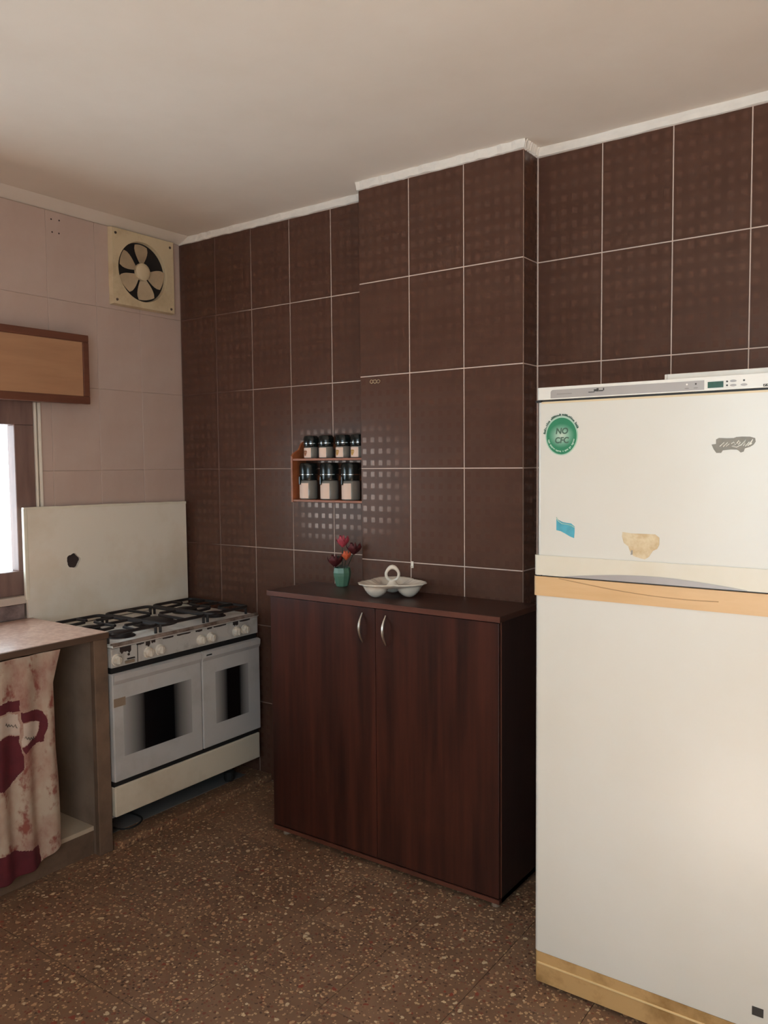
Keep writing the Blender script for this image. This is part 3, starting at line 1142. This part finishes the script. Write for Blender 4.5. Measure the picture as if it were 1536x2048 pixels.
def flower(name, off, h, r, mat, label, squash=1.0, leaf=False):
    th = thing(name, (VX, VY, SBt + 0.014), label, 'flower', 'artificial flowers in the green vase')
    top = Vector((VX + off[0], VY + off[1], SBt + h))
    bm = B()
    tube(bm, [(VX + off[0] * 0.15, VY + off[1] * 0.15, SBt + 0.014), (VX + off[0] * 0.5, VY + off[1] * 0.5, SBt + h * 0.55), top - Vector((0, 0, r * 0.6))], 0.0018, 6)
    mk('stem', bm, M['stem'], th)
    # bloom: layers of cupped petals
    bm = B()
    for layer, (rr, cnt, open_) in enumerate(((1.0, 5, 0.95), (0.78, 5, 0.6), (0.5, 4, 0.25))):
        for k in range(cnt):
            a = 2 * PI * k / cnt + layer * 0.6
            grid = []
            for i in range(5):
                t = i / 4
                row = []
                for j in range(5):
                    u = (j / 4 - 0.5) * 2
                    w = math.sin(PI * (0.18 + 0.72 * t)) * 0.85
                    aa = a + u * w * 0.75
                    rad = r * rr * (0.25 + open_ * math.sin(t * PI * 0.62)) * 0.95
                    z = r * squash * (-0.85 + 1.75 * t * (1 - 0.15 * u * u)) * (1 if layer else 0.9)
                    row.append(bm.verts.new(top + Vector((rad * math.cos(aa), rad * math.sin(aa), z))))
                grid.append(row)
            for i in range(4):
                for j in range(4):
                    bm.faces.new((grid[i][j], grid[i][j + 1], grid[i + 1][j + 1], grid[i + 1][j]))
    mk('bloom', bm, mat, th, smooth=True)
    if leaf:
        bm = B()
        base = Vector((VX + off[0] * 0.6, VY + off[1] * 0.6, SBt + h * 0.62))
        for s in (-1, 1):
            tip = base + Vector((0.028 * s, -0.006, 0.006))
            mid = base + Vector((0.014 * s, -0.004, 0.004))
            a = bm.verts.new(base); b = bm.verts.new(mid + Vector((0, 0, 0.009))); c = bm.verts.new(tip); d = bm.verts.new(mid - Vector((0, 0, 0.008)))
            bm.faces.new((a, b, c, d))
        mk('leaf', bm, M['leaf'], th)
    return th


flower('artificial_rose', (0.002, 0.004), 0.200, 0.027, M['rose_pink'], 'tallest pink rose bud in the green vase', 1.15, True)
flower('artificial_rose', (0.048, 0.026), 0.168, 0.031, M['rose_dark'], 'dark red rose on the right side of the green vase')
flower('artificial_rose', (-0.022, -0.022), 0.114, 0.031, M['rose_dark'], 'low dark red rose at the left rim of the green vase')
flower('artificial_rose', (0.032, -0.010), 0.140, 0.020, M['rose_orange'], 'small orange rosebud in the middle of the green vase', 1.2, True)

# three-lobed serving dish with ring handle
DX, DY = 1.572, -0.272
dish = thing('serving_dish', (DX, DY, SBt), 'ivory porcelain three-bowl serving dish with ring handle on the sideboard', 'dish')
away = math.atan2(0.82, -0.57)
bm = B()
NR, NA = 26, 96
cent = [(0.078 * math.cos(away + 2 * PI * k / 3), 0.078 * math.sin(away + 2 * PI * k / 3)) for k in range(3)]


def dish_z(x, y):
    z = 0.040
    for cx, cy in cent:
        d = math.hypot(x - cx, y - cy) / 0.050
        if d < 1:
            z -= 0.038 * (1 - d * d) ** 0.8
    return z


rows = []
for i in range(NR + 1):
    t = i / NR
    row = []
    for k in range(NA):
        a = 2 * PI * k / NA
        lob = 0.5 + 0.5 * math.cos(3 * (a - away))
        R = 0.106 + 0.0415 * lob ** 0.7 + 0.0025 * math.cos(24 * a)
        r = R * t
        x, y = r * math.cos(a), r * math.sin(a)
        z = dish_z(x, y) + 0.018 * max(0, (t - 0.6) / 0.4) ** 1.5
        if i == 0:
            x = y = 0
        row.append((DX + x, DY + y, SBt + 0.0035 + z))
    rows.append(row)
ctr = bm.verts.new(rows[0][0])
vr = [[bm.verts.new(p) for p in row] for row in rows[1:]]
for k in range(NA):
    bm.faces.new((ctr, vr[0][k], vr[0][(k + 1) % NA]))
for i in range(NR - 1):
    for k in range(NA):
        bm.faces.new((vr[i][k], vr[i + 1][k], vr[i + 1][(k + 1) % NA], vr[i][(k + 1) % NA]))
for f in bm.faces:
    f.smooth = True
tr = mk('tray', bm, M['porcelain'], dish, smooth=False)
md = tr.modifiers.new('thickness', 'SOLIDIFY')
md.thickness = 0.0035
md.offset = -1
bm = B(); lathe(bm, [(0.026, 0.040), (0.024, 0.048), (0.017, 0.056), (0.012, 0.066)], (DX, DY, SBt), 'z', 20); hb = mk('handle_base', bm, M['porcelain'], dish, smooth=True)
bm = B()
pts, rad = [], []
vx, vy = 0.82, 0.57          # ring lies across the view
for i in range(28):
    t = 2 * PI * i / 28
    rr = 0.026 * (1 + 0.16 * max(0, math.sin(t)) ** 6)
    pts.append((DX + vx * rr * math.cos(t), DY + vy * rr * math.cos(t), SBt + 0.090 + rr * math.sin(t)))
    rad.append(0.0062 + 0.0035 * max(0, math.sin(t)) ** 4)
tube(bm, pts, 0.006, 10, closed=True, radii=rad)
mk('ring_handle', bm, M['porcelain'], dish, smooth=True)

# ------------------------------------------------------------------ spice rack and jars
RX0, RX1, RD = 0.868, 1.3015, 0.098
rack = thing('spice_rack', ((RX0 + RX1) / 2, -0.05, 1.445), 'small two-tier wooden spice rack on the brown tiles beside the pillar', 'rack')
SH1, SH2 = 1.455, 1.648
for zz in (SH1, SH2):
    cbox('shelf', M['rack_wood'], rack, RX0 + 0.010, RX1 - 0.010, -RD, -0.004, zz - 0.010, zz, bev=0.001)
for a, b in ((RX0, RX0 + 0.010), (RX1 - 0.010, RX1)):
    bm = B()
    prism(bm, [(-RD - 0.002, 1.443), (-RD - 0.002, 1.66), (-0.085, 1.675), (-0.05, 1.69), (-0.03, 1.72), (-0.001, 1.735), (-0.001, 1.443)], 'x', a, b)
    mk('side', bm, M['rack_wood'], rack)
for zz in (SH1 + 0.09, SH2 + 0.045):
    cbox('back_rail', M['rack_wood'], rack, RX0 + 0.010, RX1 - 0.010, -0.009, -0.001, zz, zz + 0.022)


def jar_big(cx, label):
    cy, z0 = -0.051, SH1
    t = thing('storage_jar', (cx, cy, z0), label, 'jar', 'big jars on the lower rack shelf')
    bm = B()
    lathe(bm, [(0.038, 0.0005), (0.042, 0.004), (0.043, 0.01), (0.043, 0.082), (0.039, 0.089), (0.036, 0.092)], (cx, cy, z0), 'z', 28)
    mk('glass', bm, M['jar_glass'], t, smooth=True)
    bm = B()
    lathe(bm, [(0.037, 0.088), (0.042, 0.092), (0.044, 0.102), (0.044, 0.158), (0.040, 0.170), (0.03, 0.173)], (cx, cy, z0), 'z', 28)
    ld = mk('lid', bm, M['jar_lid'], t, smooth=True)
    bm = B()
    tube(bm, [(cx + 0.0447 * math.cos(a), cy + 0.0447 * math.sin(a), z0 + 0.118) for a in [2 * PI * i / 28 for i in range(28)]], 0.002, 6, closed=True)
    mk('band', bm, M['jar_band'], ld, smooth=True)
    bm = B()
    box(bm, cx - 0.022, cx - 0.012, cy - 0.0475, cy - 0.037, z0 + 0.070, z0 + 0.110, bev=0.003)
    mk('clasp', bm, M['jar_lid'], t)
    arc_label(t, cx, cy, z0, 0.0434, -170, -52, 0.006, 0.078)
    return t


def arc_label(t, cx, cy, z0, r, a0, a1, h0, h1, mark=None):
    bm = B()
    prev = None
    for i in range(11):
        a = math.radians(a0 + (a1 - a0) * i / 10)
        p = [bm.verts.new((cx + r * math.cos(a), cy + r * math.sin(a), z0 + h)) for h in (h0, h1)]
        if prev:
            bm.faces.new((prev[0], p[0], p[1], prev[1]))
        prev = p
    lb = mk('label', bm, M['label'], t, smooth=True)
    if mark:
        bm = B()
        ac = (a0 + a1) / 2
        ctr_a, hc = math.radians(ac), (h0 + h1) / 2
        c0 = bm.verts.new((cx + (r + 0.0004) * math.cos(ctr_a), cy + (r + 0.0004) * math.sin(ctr_a), z0 + hc))
        ring = []
        for i in range(14):
            q = 2 * PI * i / 14
            rr = 1 + 0.18 * math.sin(3 * q)
            a = ctr_a + 0.36 * rr * math.cos(q)
            ring.append(bm.verts.new((cx + (r + 0.0005) * math.cos(a), cy + (r + 0.0005) * math.sin(a), z0 + hc + 0.013 * rr * math.sin(q))))
        for i in range(14):
            bm.faces.new((c0, ring[i], ring[(i + 1) % 14]))
        mk('print', bm, mark, lb)


def jar_small(cx, label, mark):
    cy, z0 = -0.055, SH2
    t = thing('spice_jar', (cx, cy, z0), label, 'jar', 'small jars on the upper rack shelf')
    bm = B()
    lathe(bm, [(0.030, 0.0005), (0.033, 0.004), (0.034, 0.01), (0.034, 0.050), (0.030, 0.056)], (cx, cy, z0), 'z', 24)
    mk('glass', bm, M['jar_glass'], t, smooth=True)
    bm = B()
    lathe(bm, [(0.030, 0.052), (0.0335, 0.055), (0.0355, 0.062), (0.0355, 0.095), (0.031, 0.105), (0.022, 0.107)], (cx, cy, z0), 'z', 24)
    ld = mk('lid', bm, M['jar_lid'], t, smooth=True)
    bm = B()
    tube(bm, [(cx + 0.036 * math.cos(a), cy + 0.036 * math.sin(a), z0 + 0.070) for a in [2 * PI * i / 24 for i in range(24)]], 0.0018, 6, closed=True)
    mk('band', bm, M['jar_band'], ld, smooth=True)
    arc_label(t, cx, cy, z0, 0.0343, -160, -52, 0.004, 0.049, mark)
    return t


jar_big(0.936, 'big glass jar at the left end of the lower rack shelf')
jar_big(1.064, 'middle big glass jar on the lower rack shelf')
jar_big(1.190, 'big glass jar on the lower rack shelf nearest the pillar')
jar_small(0.958, 'small spice jar with reddish picture label at the left end of the upper rack shelf', M['label_brown'])
jar_small(1.050, 'small spice jar with a plain pink label on the upper rack shelf', None)
jar_small(1.150, 'small spice jar with yellow picture label, third from the left on the upper shelf', M['label_yellow'])
jar_small(1.237, 'small spice jar with picture label on the upper rack shelf against the pillar', M['label_yellow'])

# small white hook and glue marks on the pillar
bm = B(); box(bm, 1.567, 1.579, -CD - 0.004, -CD - 0.0002, 1.178, 1.206, bev=0.001)
hk = mk('wall_hook', bm, M['pvc'], origin=(1.573, -CD, 1.178))
tag(hk, 'tiny white hook stuck on the brown pillar above the serving dish', 'hook')
bm = B(); tube(bm, [(1.573, -CD - 0.003, 1.186), (1.573, -CD - 0.012, 1.182), (1.573, -CD - 0.014, 1.190)], 0.002, 6)
mk('prong', bm, M['pvc'], hk)
for (cx, w) in ((1.366, 0.010), (1.384, 0.011), (1.403, 0.009)):
    bm = B()
    pts = [(cx + w * math.cos(2 * PI * i / 12) * random.uniform(0.7, 1.1), -CD - 0.0008, 1.976 + 0.008 * math.sin(2 * PI * i / 12) * random.uniform(0.7, 1.1)) for i in range(12)]
    tube(bm, pts, 0.0013, 5, closed=True)
    o = mk('glue_mark', bm, M['residue'])
    o.parent = wall_pillar

# ------------------------------------------------------------------ refrigerator
FX0, FX1, FY = 2.422, 3.175, -0.735
fr = thing('refrigerator', ((FX0 + FX1) / 2, -0.4, 0.0), 'tall off-white two-door refrigerator with tan strips and stickers', 'refrigerator')
cbox('body', M['fridge_side'], fr, FX0 + 0.006, FX1 - 0.006, FY + 0.06, -0.05, 0.03, 1.835, bev=0.006)


def rounded_front(x0, x1, z0, z1, yf, depth, r=0.014, bev=0.004):
    bm = B()
    pts = [(x0, yf + depth)]
    for i in range(7):
        a = PI + (PI / 2) * i / 6
        pts.append((x0 + r + r * math.cos(a), yf + r + r * math.sin(a)))
    for i in range(7):
        a = 1.5 * PI + (PI / 2) * i / 6
        pts.append((x1 - r + r * math.cos(a), yf + r + r * math.sin(a)))
    pts.append((x1, yf + depth))
    prism(bm, pts, 'z', z0, z1)
    return bm


tp = mk('top_panel', rounded_front(FX0 + 0.004, FX1 - 0.004, 1.806, 1.842, FY - 0.002, 0.075, 0.012), M['panel_white'], fr, smooth=True)
fd = mk('freezer_door', rounded_front(FX0 + 0.006, FX1 - 0.006, 1.343, 1.800, FY, 0.062), M['fridge'], fr, smooth=True)
lp = mk('handle_lip', rounded_front(FX0 - 0.002, FX1 + 0.002, 1.284, 1.344, FY - 0.004, 0.064, 0.012), M['fridge_lip'], fd, smooth=True)
sp = mk('tan_band', rounded_front(FX0 - 0.004, FX1 + 0.004, 1.222, 1.280, FY - 0.004, 0.064, 0.012), M['tan'], fr, smooth=True)
ld_ = mk('lower_door', rounded_front(FX0, FX1, 0.112, 1.223, FY, 0.062), M['fridge'], fr, smooth=True)
bs = mk('plinth', rounded_front(FX0 + 0.003, FX1 - 0.003, 0.016, 0.111, FY - 0.001, 0.05, 0.010), M['tan_base'], fr, smooth=True)
cbox('ridge', M['tan_light'], bs, FX0 + 0.012, FX1 - 0.012, FY - 0.004, FY - 0.0005, 0.074, 0.080, bev=0.0012)
cbox('ridge', M['tan_light'], fr, FX0 + 0.012, FX1 - 0.012, FY - 0.002, FY + 0.01, 1.7985, 1.8015) if False else None
cbox('rust_line', M['tan_pale'], fd, FX0 + 0.02, FX1 - 0.02, FY - 0.0006, FY + 0.004, 1.7945, 1.800)
cbox('gap', M['ink'], fr, FX0 + 0.012, FX1 - 0.012, FY + 0.008, FY + 0.05, 1.7995, 1.8065)
cbox('gap', M['ink'], fr, FX0 + 0.010, FX1 - 0.010, FY + 0.006, FY + 0.05, 1.2795, 1.2845)
for zz in (1.7985, 1.2795):
    cbox('hinge', M['rubber'], fr, FX0 + 0.003, FX0 + 0.020, FY - 0.003, FY + 0.03, zz, zz + 0.006)
    cbox('hinge', M['rubber'], fr, FX1 - 0.045, FX1 - 0.003, FY - 0.003, FY + 0.03, zz, zz + 0.006)
for xx in (FX0 + 0.05, FX1 - 0.05):
    for yy in (FY + 0.05, -0.12):
        bm = B(); lathe(bm, [(0.02, 0.0), (0.02, 0.02), (0.014, 0.031)], (xx, yy, 0.0), 'z', 12); mk('foot', bm, M['rubber'], fr)
# silver crescent grip under the freezer door
bm = B()
pts = []
xa, xb = 2.52, 3.02
for i in range(25):
    t = i / 24
    pts.append((xa + (xb - xa) * t, 1.2845))
for i in range(24, -1, -1):
    t = i / 24
    pts.append((xa + (xb - xa) * t, 1.2855 + 0.0185 * math.sin(PI * t)))
prism(bm, pts, 'y', FY - 0.0065, FY - 0.002)
mk('grip', bm, M['silver'], lp)
# curved groove in the tan band
bm = B()
tube(bm, [(2.50 + 0.45 * i / 20, FY - 0.0042, 1.278 - 0.030 * math.sin(PI * 0.62 * i / 20)) for i in range(21)], 0.0012, 6)
mk('groove', bm, M['tan_groove'], sp)
# control strip
bm = B()
pts = []
z0, z1, x0, x1, r = 1.8085, 1.8335, 2.472, 2.905, 0.008
pts = [(x0, z0), (x1, z0), (x1, z1), (x0 + r, z1)] + [(x0 + r - r * math.sin(a), z1 - r + r * math.cos(a)) for a in [PI / 2 * i / 5 for i in range(1, 6)]]
prism(bm, pts, 'y', FY - 0.0032, FY - 0.001)
cs = mk('control_strip', bm, M['panel_grey'], tp)
cbox('bright_edge', M['sticker_white'], tp, FX0 + 0.03, FX1 - 0.03, FY - 0.0036, FY - 0.0015, 1.8066, 1.8088)
cbox('display', M['lcd'], tp, 2.914, 2.953, FY - 0.0036, FY - 0.0015, 1.8125, 1.8285, bev=0.0003)


def disc(name, mat, parent, cx, cz, rx, rz, yf=FY - 0.0034, th=0.0015, n=18):
    bm = B()
    prism(bm, [(cx + rx * math.cos(2 * PI * i / n), cz + rz * math.sin(2 * PI * i / n)) for i in range(n)], 'y', yf, yf + th)
    return mk(name, bm, mat, parent)


for cx, cz in ((2.977, 1.8275), (2.977, 1.8165), (3.003, 1.8165)):
    disc('button', M['panel_grey'], tp, cx, cz, 0.008, 0.0032)
for cx, cz, m in ((2.861, 1.8255, M['sticker_white']), (2.884, 1.8255, M['ink']), (2.962, 1.8270, M['ink']), (2.962, 1.8170, M['ink']), (3.003, 1.8275, M['ink'])):
    disc('indicator', m, tp, cx, cz, 0.0024, 0.0024, n=10)
for cx in (2.861, 2.884):
    disc('button', M['ink_grey'], tp, cx, 1.8150, 0.006, 0.0015)
# scratchy lettering on the strip, too small to read
bm = B()
for k, (a, b, zz, ht) in enumerate(((2.588, 2.606, 1.8195, 0.002), (2.604, 2.612, 1.822, 0.006), (2.612, 2.618, 1.8215, 0.009), (2.619, 2.631, 1.8215, 0.003), (2.631, 2.634, 1.8235, 0.007))):
    box(bm, a, b, FY - 0.0038, FY - 0.003, zz, zz + ht)
mk('lettering', bm, M['ink'], cs)
bm = B(); box(bm, 2.492, 2.538, FY - 0.0038, FY - 0.003, 1.8195, 1.8215); mk('lettering', bm, M['ink_grey'], cs)
bdg = cbox('badge', M['ink'], tp, 3.049, 3.075, FY - 0.0038, FY - 0.0015, 1.8085, 1.8150)
for k in range(4):
    x = 3.0515 + k * 0.0062
    cbox('badge_letter', M['sticker_white'], bdg, x, x + 0.0012, FY - 0.0042, FY - 0.0036, 1.8098, 1.8137)
    cbox('badge_letter', M['sticker_white'], bdg, x, x + 0.0035, FY - 0.0042, FY - 0.0036, 1.8128, 1.8137)


def text(name, body, size, mat, parent, cx, cz, yf, shear=0.0, sx=1.0, weight=0.0007):
    cu_ = bpy.data.curves.new(name, 'FONT')
    cu_.body = body
    cu_.size = size
    cu_.align_x = 'CENTER'
    cu_.align_y = 'CENTER'
    cu_.extrude = 0.0002
    cu_.offset = weight
    cu_.shear = shear
    tmp = bpy.data.objects.new('tmp', cu_)
    COL.objects.link(tmp)
    dg = bpy.context.evaluated_depsgraph_get()
    me = bpy.data.meshes.new_from_object(tmp.evaluated_get(dg))
    bpy.data.objects.remove(tmp)
    bm = B()
    bm.from_mesh(me)
    bpy.data.meshes.remove(me)
    for v in bm.verts:
        v.co = Vector((cx + v.co.x * sx, yf - v.co.z, cz + v.co.y))
    return mk(name, bm, mat, parent)


def sticker_print(cx, cz):
    N = NT('green_sticker_print')
    mp = N.n('ShaderNodeMapping')
    tc = N.n('ShaderNodeTexCoord')
    N.l(tc.outputs['Object'], mp.inputs['Vector'])
    mp.inputs['Location'].default_value = (-cx / 0.047, 0, -cz / 0.042)
    mp.inputs['Scale'].default_value = (1 / 0.047, 0, 1 / 0.042)
    ln = N.n('ShaderNodeVectorMath')
    ln.operation = 'LENGTH'
    N.l(mp.outputs['Vector'], ln.inputs[0])
    N.l(N.ramp(ln.outputs['Value'], [(0.0, srgb('#c2cbb8')), (0.28, srgb('#a3bda6')), (0.55, srgb('#6f9f84')), (0.85, srgb('#2f7d58'))]), N.b.inputs['Base Color'])
    N.b.inputs['Roughness'].default_value = 0.4
    return N.m


# green round sticker
SX_, SZ_ = 2.5055, 1.699
st = disc('round_sticker', M['sticker_light'], fd, SX_, SZ_, 0.0505, 0.0575, FY - 0.0010, 0.0012, 40)
st['label'] = 'green round NO CFC sticker'
disc('sticker_field', sticker_print(SX_ - ORIGIN[fr.name].x, SZ_ - ORIGIN[fr.name].z), st, SX_, SZ_ - 0.001, 0.047, 0.0535, FY - 0.0013, 0.0005, 40)
text('lettering', 'NO', 0.024, M['sticker_dark'], st, SX_ + 0.001, SZ_ + 0.013, FY - 0.0022, 0.15)
text('lettering', 'CFC', 0.024, M['sticker_dark'], st, SX_ + 0.001, SZ_ - 0.014, FY - 0.0022, 0.1, 0.95)


def arc_marks(a0, a1, n, rx, rz, mat, lo=0.003, hi=0.007):
    bm = B()
    rnd = random.Random(int(a0 * 7) + n)
    for i in range(n):
        a = math.radians(a0 + (a1 - a0) * i / (n - 1))
        c, s = math.cos(a), math.sin(a)
        h = rnd.uniform(lo, hi)
        w = rnd.uniform(0.0012, 0.003)
        if rnd.random() < 0.2:
            continue
        p = Vector((SX_ + rx * c, SZ_ + rz * s))
        d = Vector((c, s))
        e = Vector((-s, c))
        q = [p - e * w, p + e * w, p + e * w * 0.5 + d * h, p - e * w * 0.6 + d * h * 0.8]
        prism(bm, [(v.x, v.y) for v in q], 'y', FY - 0.0024, FY - 0.0004)
    return mk('lettering', bm, mat, st)


arc_marks(22, 172, 34, 0.051, 0.0585, M['sticker_dark'])
arc_marks(195, 345, 30, 0.039, 0.044, M['sticker_light'], 0.003, 0.006)

# grey foil sticker with white script
bm = B()
gp = [(1423, 888), (1432, 887), (1432, 878), (1438, 875), (1454, 876), (1468, 876), (1473, 874), (1484, 873.5), (1500, 874), (1510, 877), (1511, 884), (1507, 890), (1500, 894),
      (1490, 897), (1488, 903), (1482, 905), (1478, 901), (1474, 899), (1462, 898.5), (1446, 900), (1443, 905), (1433, 905), (1427, 897)]


def fpt(u, v):
    return (2.978 + (u - 1466) * 0.001218, 1.666 - (v - 887) * 0.001306 + (u - 1466) * (-0.0000))


prism(bm, [fpt(*p) for p in gp], 'y', FY - 0.0012, FY - 0.0002)
gs = mk('foil_sticker', bm, M['sticker_grey'], fd)
gs['label'] = 'grey foil sticker with white script'
bm = B()
for pts in ([(1440, 892), (1449, 884), (1447, 893), (1456, 884), (1453, 893), (1459, 887)], [(1463, 887), (1468, 884), (1472, 889), (1464, 892), (1474, 894), (1482, 890)],
            [(1482, 891), (1492, 880), (1487, 892), (1492, 887), (1491, 893), (1499, 884)], [(1496, 892), (1506, 879), (1500, 890), (1504, 887)], [(1474, 887), (1478, 881), (1481, 885), (1477, 889)]):
    tube(bm, [(fpt(*p)[0], FY - 0.0014, fpt(*p)[1]) for p in pts], 0.0012, 5)
mk('script', bm, M['sticker_white'], gs)

# torn paper residue, blue sticker, corner tab
def fpx(u, v):
    """door front position from photo measurements"""
    x = 2.743 + (u - 1283) * 0.00141
    z = 1.390 - (v - 1090) * 0.00148
    return (x, z)


bm = B()
rp = [(1245, 1067), (1262, 1069), (1285, 1069), (1310, 1069), (1318, 1075), (1318, 1088), (1314, 1096), (1306, 1100), (1298, 1112), (1290, 1117), (1280, 1115), (1268, 1112), (1261, 1104), (1257, 1094), (1248, 1088), (1244, 1076)]
prism(bm, [fpx(*p) for p in rp], 'y', FY - 0.0008, FY - 0.0002)
rs = mk('torn_label', bm, M['residue'], fd)
rs['label'] = 'torn tan paper left from a label'
bm = B()
prism(bm, [fpx(*p) for p in ((1263, 1101), (1266, 1101), (1266, 1109), (1262, 1110))], 'y', FY - 0.0012, FY - 0.0004)
mk('mark', bm, M['ink_grey'], rs)


def bpx(u, v):
    return (2.519 + (u - 1131) * 0.00158, 1.431 - (v - 1054) * 0.00142)


bm = B()
bp_ = [(1113, 1038), (1118, 1040), (1126, 1044), (1134, 1045), (1142, 1046), (1149, 1052), (1149, 1064), (1148, 1076), (1140, 1073), (1130, 1067), (1122, 1063), (1113, 1061)]
prism(bm, [bpx(*p) for p in bp_], 'y', FY - 0.0009, FY - 0.0002)
b_s = mk('blue_sticker', bm, M['sticker_blue'], fd)
b_s['label'] = 'small wavy blue sticker'
bm = B()
tube(bm, [(bpx(u, v)[0], FY - 0.0010, bpx(u, v)[1]) for u, v in ((1113, 1034), (1116, 1041), (1124, 1047), (1134, 1048), (1142, 1050), (1149, 1054))], 0.0012, 5)
mk('white_line', bm, M['sticker_light'], b_s)
cbox('corner_tab', M['ink'], ld_, 3.050, 3.078, FY - 0.002, FY + 0.002, 0.155, 0.178)

# flat tray lying on the fridge top
tray = thing('flat_tray', (2.98, -0.42, 1.842), 'pale shallow tray lying on top of the refrigerator', 'tray')
bm = B()
box(bm, 2.785, 3.165, -0.66, -0.20, 1.8435, 1.8475, bev=0.0015)
mk('base', bm, M['panel_white'], tray)
bm = B()
for a in ((2.785, 3.165, -0.665, -0.655), (2.785, 3.165, -0.205, -0.195), (2.780, 2.790, -0.665, -0.195), (3.160, 3.170, -0.665, -0.195)):
    box(bm, *a, 1.8435, 1.8635, bev=0.002)
mk('rim', bm, M['tray_white'], tray)
